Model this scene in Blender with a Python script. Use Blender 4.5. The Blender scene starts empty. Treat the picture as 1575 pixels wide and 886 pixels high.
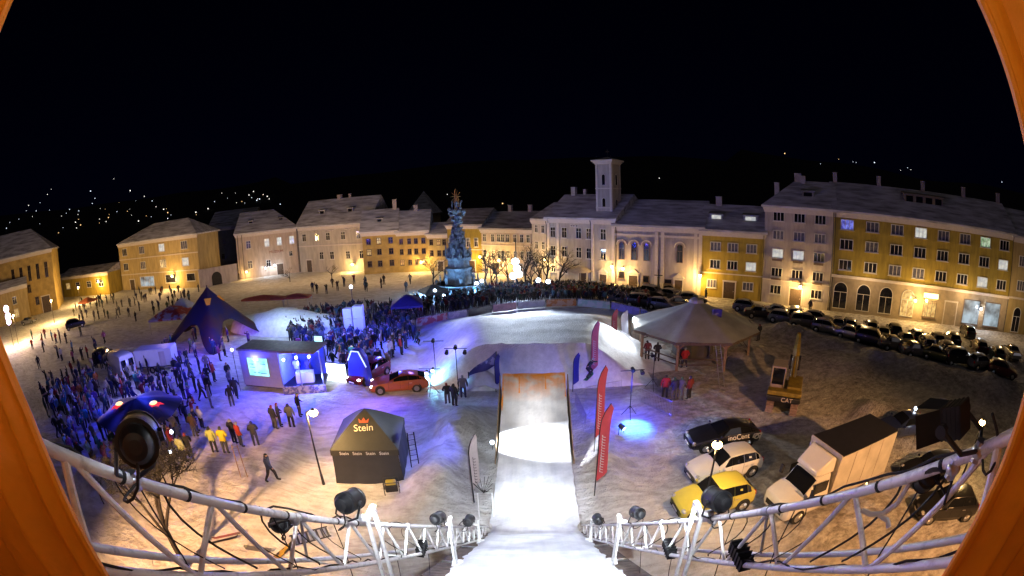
import bpy, bmesh, math, random
from mathutils import Vector, Matrix, noise
R = math.radians
rnd = random.Random(7)
scene = bpy.context.scene
COL = scene.collection

# ------------------------------------------------------------------ camera and photo geometry
EYE = 13.0
CAM_LENS, CAM_PITCH, CAM_ROLL = 16.0, R(11.0), R(-1.6)
FPX = 700.0

def ray(px, py):
    dx, dy = px-787.5, py-443.0
    r = math.hypot(dx, dy) or 1e-6
    th = 2*math.asin(min(1, r/(2*FPX)))
    d = Vector((math.sin(th)*dx/r, math.cos(th), -math.sin(th)*dy/r))
    c, s = math.cos(CAM_ROLL), math.sin(CAM_ROLL)
    d = Vector((d.x*c-d.z*s, d.y, d.x*s+d.z*c))
    c, s = math.cos(CAM_PITCH), math.sin(CAM_PITCH)
    return Vector((d.x, d.y*c+d.z*s, -d.y*s+d.z*c))

def G(px, py, z=0.0):
    d = ray(px, py)
    k = (EYE-z)/(-d.z)
    return Vector((d.x*k, d.y*k, z))

def height_at(base, top, z=0.0):
    b = G(base[0], base[1], z)
    d = ray(*top)
    return EYE + d.z/math.hypot(d.x, d.y)*math.hypot(b.x, b.y)

def on_wall(px, py, A, B, off=0.9):
    """where the sight line meets the vertical plane that stands off metres in front of facade A-B"""
    A, B = Vector(A), Vector(B)
    t = (B-A).normalized(); n = Vector((t.y, -t.x))
    d = ray(px, py); d2 = Vector((d.x, d.y))
    k = ((A+n*off).dot(n))/d2.dot(n)
    return Vector((d.x*k, d.y*k, EYE+d.z*k))

# ramp frame: s along the run, t to its right
RAZ = R(2.62)
def RT(s, t, z):
    return Vector((s*math.sin(RAZ)+t*math.cos(RAZ), s*math.cos(RAZ)-t*math.sin(RAZ), z))
def st(x, y):
    return x*math.sin(RAZ)+y*math.cos(RAZ), x*math.cos(RAZ)-y*math.sin(RAZ)

# ------------------------------------------------------------------ mesh builder
class MB:
    def __init__(s):
        s.v, s.f, s.m = [], [], []
        s.M = Matrix.Identity(4)
        s.mi = 0
    def add(s, vs, fs):
        b = len(s.v)
        s.v += [s.M @ Vector(v) for v in vs]
        s.f += [tuple(b+i for i in f) for f in fs]
        s.m += [s.mi]*len(fs)
        return s
    def box(s, x0, x1, y0, y1, z0, z1):
        return s.add([(x0,y0,z0),(x1,y0,z0),(x1,y1,z0),(x0,y1,z0),(x0,y0,z1),(x1,y0,z1),(x1,y1,z1),(x0,y1,z1)],
                     [(0,3,2,1),(4,5,6,7),(0,1,5,4),(1,2,6,5),(2,3,7,6),(3,0,4,7)])
    def cbox(s, c, d):
        return s.box(c[0]-d[0]/2, c[0]+d[0]/2, c[1]-d[1]/2, c[1]+d[1]/2, c[2]-d[2]/2, c[2]+d[2]/2)
    def tube(s, pts, r, n=8, caps=True):
        pts = [Vector(p) for p in pts]
        rs = r if isinstance(r, (list, tuple)) else [r]*len(pts)
        rings = []
        up = None
        for i, p in enumerate(pts):
            d = (pts[min(i+1, len(pts)-1)]-pts[max(i-1, 0)])
            if d.length < 1e-9: d = Vector((0,0,1))
            d.normalize()
            if up is None:
                up = Vector((0,0,1)) if abs(d.z) < .9 else Vector((1,0,0))
            a = d.cross(up)
            if a.length < 1e-6: a = d.cross(Vector((0,1,0)))
            a.normalize(); b = a.cross(d); up = b
            rings.append([p+(a*math.cos(2*math.pi*k/n)+b*math.sin(2*math.pi*k/n))*rs[i] for k in range(n)])
        vs = [v for q in rings for v in q]
        fs = []
        for i in range(len(pts)-1):
            for k in range(n):
                fs.append((i*n+k, i*n+(k+1)%n, (i+1)*n+(k+1)%n, (i+1)*n+k))
        if caps:
            fs.append(tuple(range(n-1, -1, -1))); fs.append(tuple((len(pts)-1)*n+k for k in range(n)))
        return s.add(vs, fs)
    def bar(s, a, b, w, h=None):
        """square bar"""
        return s.tube([a, b], (w if h is None else (w+h)/2)*.7071, 4)
    def lathe(s, prof, n=16, c=(0,0,0)):
        vs, fs = [], []
        for r, z in prof:
            for k in range(n):
                a = 2*math.pi*(k+.5)/n
                vs.append((c[0]+r*math.cos(a), c[1]+r*math.sin(a), c[2]+z))
        for i in range(len(prof)-1):
            for k in range(n):
                fs.append((i*n+k, i*n+(k+1)%n, (i+1)*n+(k+1)%n, (i+1)*n+k))
        fs.append(tuple(range(n-1, -1, -1))); fs.append(tuple((len(prof)-1)*n+k for k in range(n)))
        return s.add(vs, fs)
    def ball(s, c, r, n=8, sq=(1,1,1)):
        prof = [(max(1e-3, math.sin(math.pi*i/n)), -math.cos(math.pi*i/n)) for i in range(n+1)]
        vs, fs = [], []
        N = n+2
        for q, z in prof:
            for k in range(N):
                a = 2*math.pi*k/N
                vs.append((c[0]+r*q*math.cos(a)*sq[0], c[1]+r*q*math.sin(a)*sq[1], c[2]+r*z*sq[2]))
        for i in range(n):
            for k in range(N):
                fs.append((i*N+k, i*N+(k+1)%N, (i+1)*N+(k+1)%N, (i+1)*N+k))
        return s.add(vs, fs)
    def prism(s, poly, y0, y1):
        """polygon in xz extruded along y"""
        n = len(poly)
        vs = [(x, y0, z) for x, z in poly]+[(x, y1, z) for x, z in poly]
        fs = [tuple(range(n)), tuple(range(2*n-1, n-1, -1))]
        for i in range(n):
            j = (i+1) % n
            fs.append((j, i, n+i, n+j))
        return s.add(vs, fs)
    def grid(s, fn, nu, nv):
        vs = [fn(i/nu, j/nv) for i in range(nu+1) for j in range(nv+1)]
        fs = [(i*(nv+1)+j, (i+1)*(nv+1)+j, (i+1)*(nv+1)+j+1, i*(nv+1)+j+1) for i in range(nu) for j in range(nv)]
        return s.add(vs, fs)
    def mesh(s, name, mats, smooth=False):
        me = bpy.data.meshes.new(name)
        me.from_pydata([tuple(v) for v in s.v], [], s.f)
        for m in (mats if isinstance(mats, (list, tuple)) else [mats]): me.materials.append(m)
        me.polygons.foreach_set('material_index', s.m)
        if smooth:
            me.polygons.foreach_set('use_smooth', [True]*len(s.f))
            try: me.set_sharp_from_angle(angle=R(40))
            except Exception: pass
        me.update()
        return me
    def build(s, name, mats, parent=None, smooth=False, loc=None, bevel=0):
        me = s.mesh(name, mats, smooth)
        o = bpy.data.objects.new(name, me); COL.objects.link(o)
        if parent: o.parent = parent
        if loc is not None: o.location = loc
        if bevel:
            b = o.modifiers.new('bevel', 'BEVEL'); b.width = bevel; b.segments = 2; b.limit_method = 'ANGLE'
        return o

def link_mesh(name, me, parent=None, loc=None):
    o = bpy.data.objects.new(name, me); COL.objects.link(o)
    if parent: o.parent = parent
    if loc is not None: o.location = loc
    return o
def tag(o, label, cat, group=None, kind=None):
    if label: o['label'] = label
    if cat: o['category'] = cat
    if group: o['group'] = group
    if kind: o['kind'] = kind
    return o
def struct(o, kind='structure'):
    o['kind'] = kind
    return o
def thing(name, label, cat, loc=(0,0,0), rz=0.0, group=None):
    o = bpy.data.objects.new(name, None); COL.objects.link(o)
    o.empty_display_size = .3
    o.location = loc; o.rotation_euler = (0, 0, rz)
    return tag(o, label, cat, group)
def copy_thing(src, loc, rz, label, group=None):
    """a copy of a thing with copies of its parts and their sub-parts"""
    def cp(o, par):
        c = o.copy(); COL.objects.link(c); c.parent = par
        for ch in kids.get(o.name, []): cp(ch, c)
        return c
    kids = {}
    def walk(o):
        kids[o.name] = list(o.children)
        for ch in o.children: walk(ch)
    walk(src)
    c = cp(src, None)
    c.location = loc; c.rotation_euler = (0, 0, rz)
    c['label'] = label
    if group: c['group'] = group
    return c

# ------------------------------------------------------------------ materials
def nodes_of(name):
    m = bpy.data.materials.new(name); m.use_nodes = True
    nt = m.node_tree
    return m, nt, nt.nodes['Principled BSDF']
def mat(name, c, rough=.6, metal=0.0, var=.15, scale=3.0, bump=0.0, bscale=20.0, c2=None, spec=.5, thresh=None, detail=5.0, stretch=None):
    m, nt, p = nodes_of(name)
    N, L = nt.nodes.new, nt.links.new
    tc = N('ShaderNodeTexCoord')
    if var > 0 or c2:
        n = N('ShaderNodeTexNoise'); n.inputs['Scale'].default_value = scale; n.inputs['Detail'].default_value = detail
        n.inputs['Roughness'].default_value = .6
        if stretch:
            mp = N('ShaderNodeMapping'); mp.inputs['Scale'].default_value = stretch; L(tc.outputs['Object'], mp.inputs['Vector']); L(mp.outputs[0], n.inputs['Vector'])
        else: L(tc.outputs['Object'], n.inputs['Vector'])
        r = N('ShaderNodeValToRGB')
        if c2 is None:
            a = [x*(1-var) for x in c]; b = [min(1, x*(1+var)) for x in c]
        else: a, b = c, c2
        lo, hi = thresh or (.3, .7)
        r.color_ramp.elements[0].position = lo; r.color_ramp.elements[1].position = hi
        r.color_ramp.elements[0].color = (*a, 1); r.color_ramp.elements[1].color = (*b, 1)
        L(n.outputs['Fac'], r.inputs['Fac']); L(r.outputs['Color'], p.inputs['Base Color'])
    else: p.inputs['Base Color'].default_value = (*c, 1)
    p.inputs['Roughness'].default_value = rough; p.inputs['Metallic'].default_value = metal
    p.inputs['Specular IOR Level'].default_value = spec
    if bump:
        n2 = N('ShaderNodeTexNoise'); n2.inputs['Scale'].default_value = bscale; n2.inputs['Detail'].default_value = 4
        L(tc.outputs['Object'], n2.inputs['Vector'])
        bp = N('ShaderNodeBump'); bp.inputs['Strength'].default_value = bump; bp.inputs['Distance'].default_value = .05
        L(n2.outputs['Fac'], bp.inputs['Height']); L(bp.outputs['Normal'], p.inputs['Normal'])
    return m
def emit(name, c, e, base=(.8,.8,.8)):
    m, nt, p = nodes_of(name)
    p.inputs['Base Color'].default_value = (*base, 1)
    p.inputs['Emission Color'].default_value = (*c, 1); p.inputs['Emission Strength'].default_value = e
    return m
def emit_noise(name, c1, c2, e, scale=2.0):
    m, nt, p = nodes_of(name)
    N, L = nt.nodes.new, nt.links.new
    tc = N('ShaderNodeTexCoord'); n = N('ShaderNodeTexNoise'); n.inputs['Scale'].default_value = scale
    n.inputs['Detail'].default_value = 3
    r = N('ShaderNodeValToRGB'); r.color_ramp.elements[0].position = .38; r.color_ramp.elements[1].position = .62
    r.color_ramp.elements[0].color = (*c1, 1); r.color_ramp.elements[1].color = (*c2, 1)
    L(tc.outputs['Object'], n.inputs['Vector']); L(n.outputs['Fac'], r.inputs['Fac'])
    L(r.outputs['Color'], p.inputs['Emission Color']); p.inputs['Emission Strength'].default_value = e
    p.inputs['Base Color'].default_value = (.1,.1,.1,1); p.inputs['Roughness'].default_value = .15
    return m

M = {}
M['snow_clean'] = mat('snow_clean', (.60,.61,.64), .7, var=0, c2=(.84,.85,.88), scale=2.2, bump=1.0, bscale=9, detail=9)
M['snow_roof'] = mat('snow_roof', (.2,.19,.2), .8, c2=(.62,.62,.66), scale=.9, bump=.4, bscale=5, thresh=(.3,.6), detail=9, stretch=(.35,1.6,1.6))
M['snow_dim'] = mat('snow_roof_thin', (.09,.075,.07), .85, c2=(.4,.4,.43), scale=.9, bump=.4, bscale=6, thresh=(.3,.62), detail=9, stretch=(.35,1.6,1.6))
M['plaster_ochre'] = mat('ochre_plaster', (.30,.22,.035), .9, var=.3, scale=1.6, stretch=(1,1,.22), detail=8, bump=.15)
M['plaster_yellow'] = mat('yellow_plaster', (.36,.26,.04), .9, var=.28, scale=1.6, stretch=(1,1,.22), detail=8, bump=.15)
M['plaster_pink'] = mat('pink_plaster', (.48,.395,.335), .9, var=.22, scale=1.5, stretch=(1,1,.22), detail=8, bump=.15)
M['plaster_pale'] = mat('pale_plaster', (.44,.40,.355), .9, var=.22, scale=1.5, stretch=(1,1,.22), detail=8, bump=.15)
M['plaster_white'] = mat('white_plaster', (.41,.36,.34), .9, var=.25, scale=1.5, stretch=(1,1,.22), detail=8, bump=.15)
M['plaster_sand'] = mat('sand_plaster', (.40,.30,.13), .9, var=.28, scale=1.5, stretch=(1,1,.22), detail=8, bump=.15)
M['plaster_old'] = mat('old_ochre_plaster', (.40,.28,.09), .9, var=.3, scale=.7, bump=.2)
M['plaster_dark'] = mat('dark_render', (.10,.095,.095), .9, var=.25, scale=1, bump=.2)
M['plaster_grey'] = mat('grey_render', (.30,.24,.17), .9, var=.2, scale=1.2, bump=.2)
M['trim'] = mat('pale_trim', (.60,.54,.50), .8, var=.08)
M['frame_white'] = mat('white_window_frame', (.62,.6,.58), .6, var=.05)
M['frame_brown'] = mat('brown_window_frame', (.12,.08,.06), .6, var=.1)
M['glass_dark'] = mat('dark_window_glass', (.012,.012,.018), .08, var=.2, spec=.8)
M['glass_pale'] = mat('pale_curtained_glass', (.10,.10,.14), .2, var=.5, scale=2.5)
M['glass_lit'] = emit_noise('lit_window_glass', (.55,.58,.6), (1,.97,.85), .7, 1.4)
M['glass_warm'] = emit_noise('warm_lit_window', (.5,.2,.03), (1,.7,.25), .7, 2.0)
M['glass_blue'] = emit_noise('blue_lit_window', (.02,.02,.25), (.25,.28,1), .8, 2.0)
M['glass_green'] = emit_noise('green_lit_window', (.15,.3,.12), (.8,1,.7), .6, 2.0)
M['glass_shop'] = emit_noise('shop_window_glass', (.03,.045,.06), (.45,.6,.7), .8, .5)
M['door_wood'] = mat('dark_door_wood', (.07,.045,.03), .6, var=.25, scale=4)
M['chimney'] = mat('chimney_plaster', (.40,.34,.33), .9, var=.2)
M['metal_dark'] = mat('dark_metal', (.03,.03,.032), .45, .6, var=.2)
M['black_paint'] = mat('black_lamp_paint', (.005,.005,.006), .5, .0, var=.2, spec=.4)
M['alu_white'] = mat('white_truss_paint', (.52,.52,.53), .42, .15, c2=(.86,.86,.87), scale=11, thresh=(.3,.46), bump=.15, bscale=40, detail=8)
M['rubber'] = mat('black_rubber', (.012,.012,.012), .8, var=.2)
M['chrome'] = mat('steel', (.55,.55,.56), .3, .9, var=.1)
M['wood'] = mat('ramp_boards', (.13,.095,.07), .8, var=.35, scale=5, bump=.3)
M['wood_pale'] = mat('pale_timber', (.30,.20,.11), .75, var=.25, scale=5)
M['stone'] = mat('grey_stone', (.15,.185,.21), .85, var=.45, scale=2.5, bump=.4, bscale=9)
M['gold'] = mat('gilding', (.5,.28,.1), .4, .6, var=.2)
M['bark'] = mat('bark', (.018,.014,.011), .9, var=.3, scale=8, bump=.4)
M['needles'] = mat('dark_needles', (.014,.014,.009), .85, var=.4, scale=6)
M['bulb_warm'] = emit('warm_bulb', (1,.62,.2), 26)
M['bulb_white'] = emit('white_bulb', (.62,.78,1), 14)
M['bulb_cool'] = emit('cool_bulb', (.70,.82,1), 10)
M['bulb_blue'] = emit('blue_bulb', (.25,.35,1), 30)
M['bulb_far'] = emit('far_lamp', (1,.95,.86), 2.2)
M['bulb_far_blue'] = emit('far_cool_lamp', (.75,.85,1), 2)
M['forest'] = mat('night_forest', (.003,.003,.005), .95, var=.4, scale=.02)
M['orange_cloth'] = mat('orange_tarpaulin', (.80,.27,.012), .55, var=.12, scale=2.5, bump=.12, bscale=14)

# ground snow: trodden, dirtier to the right and by the parked vehicles
def ground_mat():
    m, nt, p = nodes_of('trodden_snow')
    N, L = nt.nodes.new, nt.links.new
    tc = N('ShaderNodeTexCoord')
    def noise_(sc, det=6, rough=.6):
        n = N('ShaderNodeTexNoise'); n.inputs['Scale'].default_value = sc; n.inputs['Detail'].default_value = det
        n.inputs['Roughness'].default_value = rough
        L(tc.outputs['Object'], n.inputs['Vector']); return n
    def ramp(src, stops):
        r = N('ShaderNodeValToRGB')
        els = r.color_ramp.elements
        while len(els) < len(stops): els.new(.5)
        for e, (pos, c) in zip(els, stops): e.position = pos; e.color = (*c, 1)
        L(src, r.inputs['Fac']); return r
    a = ramp(noise_(.9, 10, .7).outputs['Fac'], [(.30, (.46,.43,.41)), (.46, (.58,.56,.54)), (.62, (.70,.69,.69))])
    d = ramp(noise_(1.7, 9, .72).outputs['Fac'], [(.34, (.17,.15,.135)), (.5, (.37,.34,.32)), (.66, (.60,.58,.57))])
    sep = N('ShaderNodeSeparateXYZ'); L(tc.outputs['Object'], sep.inputs[0])
    mr = N('ShaderNodeMapRange'); mr.inputs[1].default_value = 5; mr.inputs[2].default_value = 11
    L(sep.outputs['X'], mr.inputs[0])
    wob = noise_(.13, 3)
    mul = N('ShaderNodeMath'); mul.operation = 'MULTIPLY'
    r2 = ramp(wob.outputs['Fac'], [(.25, (.45,)*3), (.6, (1,)*3)])
    L(mr.outputs[0], mul.inputs[0]); L(r2.outputs['Color'], mul.inputs[1])
    # left half gets some thin dirt too
    dl = ramp(noise_(.22, 6).outputs['Fac'], [(.52, (0,)*3), (.8, (.35,)*3)])
    mx = N('ShaderNodeMath'); mx.operation = 'MAXIMUM'; L(mul.outputs[0], mx.inputs[0]); L(dl.outputs['Color'], mx.inputs[1])
    mix = N('ShaderNodeMix'); mix.data_type = 'RGBA'
    L(mx.outputs[0], mix.inputs['Factor']); L(a.outputs['Color'], mix.inputs['A']); L(d.outputs['Color'], mix.inputs['B'])
    # tyre ruts and trodden lanes: two families of stretched streaks
    def ruts(rot, sc, stretch_):
        mp = N('ShaderNodeMapping'); mp.inputs['Rotation'].default_value = (0,0,rot); mp.inputs['Scale'].default_value = (stretch_,1,1)
        wv = N('ShaderNodeTexNoise'); wv.inputs['Scale'].default_value = .09; wv.inputs['Detail'].default_value = 2; L(tc.outputs['Object'], wv.inputs['Vector'])
        vm = N('ShaderNodeVectorMath'); vm.operation = 'MULTIPLY_ADD'; vm.inputs[1].default_value = (9,9,0)
        L(wv.outputs['Color'], vm.inputs[0]); L(tc.outputs['Object'], vm.inputs[2]); L(vm.outputs[0], mp.inputs['Vector'])
        n = N('ShaderNodeTexNoise'); n.inputs['Scale'].default_value = sc; n.inputs['Detail'].default_value = 5; n.inputs['Roughness'].default_value = .65
        L(mp.outputs[0], n.inputs['Vector']); return n
    ru, ru2 = ruts(.75, 2.4, .22), ruts(-.5, 2.0, .28)
    rr = N('ShaderNodeMath'); rr.operation = 'MULTIPLY'; L(ru.outputs['Fac'], rr.inputs[0]); L(ru2.outputs['Fac'], rr.inputs[1])
    rc = ramp(rr.outputs[0], [(.17, (.55,.53,.51)), (.27, (1,1,1))])
    mm = N('ShaderNodeMix'); mm.data_type = 'RGBA'; mm.blend_type = 'MULTIPLY'; mm.inputs['Factor'].default_value = .6
    L(mix.outputs['Result'], mm.inputs['A']); L(rc.outputs['Color'], mm.inputs['B'])
    L(mm.outputs['Result'], p.inputs['Base Color'])
    p.inputs['Roughness'].default_value = .75
    vo = N('ShaderNodeTexVoronoi'); vo.inputs['Scale'].default_value = 2.6; L(tc.outputs['Object'], vo.inputs['Vector'])
    b1, b2 = noise_(3.5, 8, .7), vo
    ad = N('ShaderNodeMath'); ad.operation = 'MULTIPLY_ADD'; ad.inputs[1].default_value = .4
    L(b2.outputs['Distance'], ad.inputs[0]); L(b1.outputs['Fac'], ad.inputs[2])
    ad2 = N('ShaderNodeMath'); ad2.operation = 'MULTIPLY_ADD'; ad2.inputs[1].default_value = 1.0; L(rr.outputs[0], ad2.inputs[0]); L(ad.outputs[0], ad2.inputs[2]); ad = ad2
    bp = N('ShaderNodeBump'); bp.inputs['Strength'].default_value = .9; bp.inputs['Distance'].default_value = .22
    L(ad.outputs[0], bp.inputs['Height']); L(bp.outputs['Normal'], p.inputs['Normal'])
    return m
M['ground'] = ground_mat()

# run snow with the sprayed orange marks near the take-off lip
def run_mat():
    m, nt, p = nodes_of('groomed_run_snow')
    N, L = nt.nodes.new, nt.links.new
    tc = N('ShaderNodeTexCoord')
    n = N('ShaderNodeTexNoise'); n.inputs['Scale'].default_value = 1.2; n.inputs['Detail'].default_value = 7
    L(tc.outputs['Object'], n.inputs['Vector'])
    r = N('ShaderNodeValToRGB')
    r.color_ramp.elements[0].color = (.58,.6,.64,1); r.color_ramp.elements[1].color = (.84,.86,.9,1)
    r.color_ramp.elements[0].position = .3; r.color_ramp.elements[1].position = .65
    L(n.outputs['Fac'], r.inputs['Fac'])
    uv = N('ShaderNodeUVMap'); uv.uv_map = 'run'
    sep = N('ShaderNodeSeparateXYZ'); L(uv.outputs[0], sep.inputs[0])
    # orange strength rises over the last metres (v = metres along), broken by noise
    mr = N('ShaderNodeMapRange'); mr.inputs[1].default_value = 23.3; mr.inputs[2].default_value = 25.0
    mr.inputs[3].default_value = 0; mr.inputs[4].default_value = .95
    L(sep.outputs['Y'], mr.inputs[0])
    n2 = N('ShaderNodeTexNoise'); n2.inputs['Scale'].default_value = 1.6; n2.inputs['Detail'].default_value = 6
    L(tc.outputs['Object'], n2.inputs['Vector'])
    r2 = N('ShaderNodeValToRGB'); r2.color_ramp.elements[0].position = .2; r2.color_ramp.elements[1].position = .52
    L(n2.outputs['Fac'], r2.inputs['Fac'])
    mu = N('ShaderNodeMath'); mu.operation = 'MULTIPLY'; L(mr.outputs[0], mu.inputs[0]); L(r2.outputs['Color'], mu.inputs[1])
    # two sprayed lines across the lip edge
    def band(center, halfw, v0):
        s1 = N('ShaderNodeMath'); s1.operation = 'SUBTRACT'; s1.inputs[1].default_value = center; L(sep.outputs['X'], s1.inputs[0])
        ab = N('ShaderNodeMath'); ab.operation = 'ABSOLUTE'; L(s1.outputs[0], ab.inputs[0])
        lt = N('ShaderNodeMath'); lt.operation = 'LESS_THAN'; lt.inputs[1].default_value = halfw; L(ab.outputs[0], lt.inputs[0])
        gt = N('ShaderNodeMath'); gt.operation = 'GREATER_THAN'; gt.inputs[1].default_value = v0; L(sep.outputs['Y'], gt.inputs[0])
        k = N('ShaderNodeMath'); k.operation = 'MULTIPLY'; L(lt.outputs[0], k.inputs[0]); L(gt.outputs[0], k.inputs[1]); return k
    b = band(-.85, .04, 23.9); b2 = band(.68, .035, 24.1); b3 = band(0, 5, 24.93); b4 = band(-1.8, .05, 22.8); b5 = band(1.8, .04, 23.6)
    cur = mu
    for q in (b, b2, b3, b4, b5):
        k = N('ShaderNodeMath'); k.operation = 'MAXIMUM'; L(cur.outputs[0], k.inputs[0]); L(q.outputs[0], k.inputs[1]); cur = k
    r4 = N('ShaderNodeValToRGB'); r4.color_ramp.elements[0].position = .36; r4.color_ramp.elements[1].position = .56
    r4.color_ramp.elements[0].color = (.55,.55,.55,1); L(n2.outputs['Fac'], r4.inputs['Fac'])
    cl = N('ShaderNodeMath'); cl.operation = 'MULTIPLY'; L(r4.outputs['Color'], cl.inputs[1]); L(cur.outputs[0], cl.inputs[0])
    mix = N('ShaderNodeMix'); mix.data_type = 'RGBA'; mix.inputs['B'].default_value = (.95,.33,.04,1)
    L(cl.outputs[0], mix.inputs['Factor']); L(r.outputs['Color'], mix.inputs['A'])
    L(mix.outputs['Result'], p.inputs['Base Color'])
    p.inputs['Roughness'].default_value = .6
    mp3 = N('ShaderNodeMapping'); mp3.inputs['Scale'].default_value = (3.2,.3,1); L(uv.outputs[0], mp3.inputs['Vector'])
    n4 = N('ShaderNodeTexNoise'); n4.inputs['Scale'].default_value = 1.0; n4.inputs['Detail'].default_value = 5; L(mp3.outputs[0], n4.inputs['Vector'])
    n5 = N('ShaderNodeTexNoise'); n5.inputs['Scale'].default_value = 6; n5.inputs['Detail'].default_value = 6; L(tc.outputs['Object'], n5.inputs['Vector'])
    n3 = N('ShaderNodeMix'); n3.data_type = 'FLOAT'; n3.inputs[0].default_value = .5; L(n4.outputs['Fac'], n3.inputs[2]); L(n5.outputs['Fac'], n3.inputs[3])
    rg = N('ShaderNodeValToRGB'); rg.color_ramp.elements[0].position = .3; rg.color_ramp.elements[1].position = .55; rg.color_ramp.elements[0].color = (.88,.89,.92,1)
    L(n4.outputs['Fac'], rg.inputs['Fac'])
    mg = N('ShaderNodeMix'); mg.data_type = 'RGBA'; mg.blend_type = 'MULTIPLY'; mg.inputs['Factor'].default_value = 1
    L(mix.outputs['Result'], mg.inputs['A']); L(rg.outputs['Color'], mg.inputs['B']); L(mg.outputs['Result'], p.inputs['Base Color'])
    bp = N('ShaderNodeBump'); bp.inputs['Strength'].default_value = .5; bp.inputs['Distance'].default_value = .08
    L(n3.outputs[0], bp.inputs['Height']); L(bp.outputs['Normal'], p.inputs['Normal'])
    return m
M['run'] = run_mat()

def text_mesh(txt, size, m, parent, loc, rot, depth=.01, name='lettering', align='CENTER'):
    cu = bpy.data.curves.new('lettering', 'FONT'); cu.body = txt; cu.size = size; cu.extrude = depth
    cu.align_x = align; cu.align_y = 'CENTER'
    o = bpy.data.objects.new('tmp', cu); COL.objects.link(o)
    dg = bpy.context.evaluated_depsgraph_get()
    me = bpy.data.meshes.new_from_object(o.evaluated_get(dg))
    bpy.data.objects.remove(o)
    me.materials.clear(); me.materials.append(m)
    q = link_mesh(name, me, parent, loc); q.rotation_euler = rot
    return q

def lamp(kind, loc, power, color, aim=None, size=None, blend=.4, radius=.15, parent=None):
    ld = bpy.data.lights.new('lamp_light', kind); ld.energy = power; ld.color = color
    ld.shadow_soft_size = radius
    o = bpy.data.objects.new('lamp_light', ld); COL.objects.link(o); o.location = loc
    if kind == 'SPOT':
        ld.spot_size = R(size or 40); ld.spot_blend = blend
    if aim is not None:
        o.rotation_euler = (Vector(aim)-Vector(loc)).to_track_quat('-Z', 'Y').to_euler()
    return o
# ================================================================== SETTING
def bump_h(x, y):
    """height of the trodden snow"""
    h = .10*(noise.noise(Vector((x*.22, y*.22, 3.1)))) + .05*noise.noise(Vector((x*.9, y*.9, 1.7)))
    d = math.hypot(x, y)
    if x > 12: h += .16*max(0, noise.noise(Vector((x*.35, y*.35, 8.0))))
    # snow bank heaped to the left of the run
    s, t = st(x, y)
    if 13 < s < 27:
        k = math.exp(-((t+4.4)/1.35)**2)*min(1, (s-13)/4)*min(1, (27-s)/3)
        h += k*(1.15+.5*noise.noise(Vector((x*.8, y*.8, 5))))
        k = math.exp(-((t-3.6)/.9)**2)*min(1, (s-15)/4 if s > 15 else 0)*min(1, (27-s)/3)
        h += k*(.55+.5*noise.noise(Vector((x*.9, y*.9, 6))))
    # ploughed heaps beside the parked rows on the right
    for (cx, cy, r, a) in BANKS:
        q = ((x-cx)**2+(y-cy)**2)/(r*r)
        if q < 6: h += a*math.exp(-q)*(1+.5*noise.noise(Vector((x*.9, y*.9, 2))))
    if d > 75: h *= max(0, 1-(d-75)/15)
    return h
BANKS = []
for (px, py, r, a) in [(1195,512,2.2,.8),(1235,521,2.2,.9),(1290,532,2.0,.7),(1345,550,2.0,.7),(1385,560,2.0,.75),(1425,572,2.0,.65),(1470,583,2.0,.65),(1520,590,2.2,.9),(1330,640,1.2,.6),(1350,632,1.3,.7),(1300,560,3,.3),
                       (40,505,3.5,1.0),(75,508,3,1.2),(60,520,3.5,.8),(110,640,1.5,.4),(1160,540,2,.5),(1130,548,2,.4)]:
    g_ = G(px, py); BANKS.append((g_.x, g_.y, r, a))

def axis(lo, hi, flo, fhi, step):
    out = []; v = flo
    while v <= fhi: out.append(v); v += step
    k = step
    a = flo
    while a > lo: k *= 1.45; a -= k; out.insert(0, max(a, lo))
    k = step; a = out[-1]
    while a < hi: k *= 1.45; a += k; out.append(min(a, hi))
    return out
mb = MB()
xs, ys = axis(-1600, 1600, -46, 52, .55), axis(-200, 1600, 3, 66, .55)
vs = [(x, y, bump_h(x, y)) for x in xs for y in ys]
ny = len(ys)
mb.add(vs, [(i*ny+j, (i+1)*ny+j, (i+1)*ny+j+1, i*ny+j+1) for i in range(len(xs)-1) for j in range(ny-1)])
struct(mb.build('ground', M['ground'], smooth=True))

# hills all round, dark against the night sky
def hill_fn(u, v):
    az = R(-95+190*u)
    d = 260+v*700
    prof = .115+.03*math.sin(az*3+1)+.02*noise.noise(Vector((az*4, 2, 0)))
    prof *= 1.0 if abs(az) > .5 else .75
    h = (v**.8)*prof*d + 4*noise.noise(Vector((az*9, v*6, 1)))*v
    return (d*math.sin(az), d*math.cos(az), max(-1, h-1))
mb = MB(); mb.grid(hill_fn, 90, 16)
struct(mb.build('hill', M['forest'], smooth=True))

# ---- run-in, flat and kicker: one continuous bed of snow
def run_z(s):
    if s < 13.2: z = 10.75-.735*s
    elif s < 15.4:
        k = (s-13.2)/2.2; a = 10.75-.735*13.2
        z = a + (-.735*2.2)*k + .5*.735*2.2*k*k*1.0
        z = max(z, .2)
    else: z = .2
    if s > 19.3: z += 2.75*((s-19.3)/5.8)**1.3
    return z
mb = MB(); NS, NT = 170, 22
S0, S1 = .15, 25.1
top, und = [], []
for i in range(NS+1):
    s = S0+(S1-S0)*i/NS
    for j in range(NT+1):
        q = -1+2*j/NT
        w = 1.74
        e = abs(q)
        if s < 14.5: w += .16*noise.noise(Vector((s*2.1, q*9, 4)))*(1 if e > .9 else 0)
        else: w = 1.85+.05*noise.noise(Vector((s*2, q*9, 4)))
        t = q*w
        z = run_z(s)+.035*noise.noise(Vector((s*.9, t*1.5, 0)))+.02*noise.noise(Vector((s*3, t*3, 7)))
        if s < 14.5 and e > .85: z += -.12*((e-.85)/.15)+.1*noise.noise(Vector((s*4, t*4, 2)))
        top.append(RT(s, t, z))
n0 = len(top)
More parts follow.
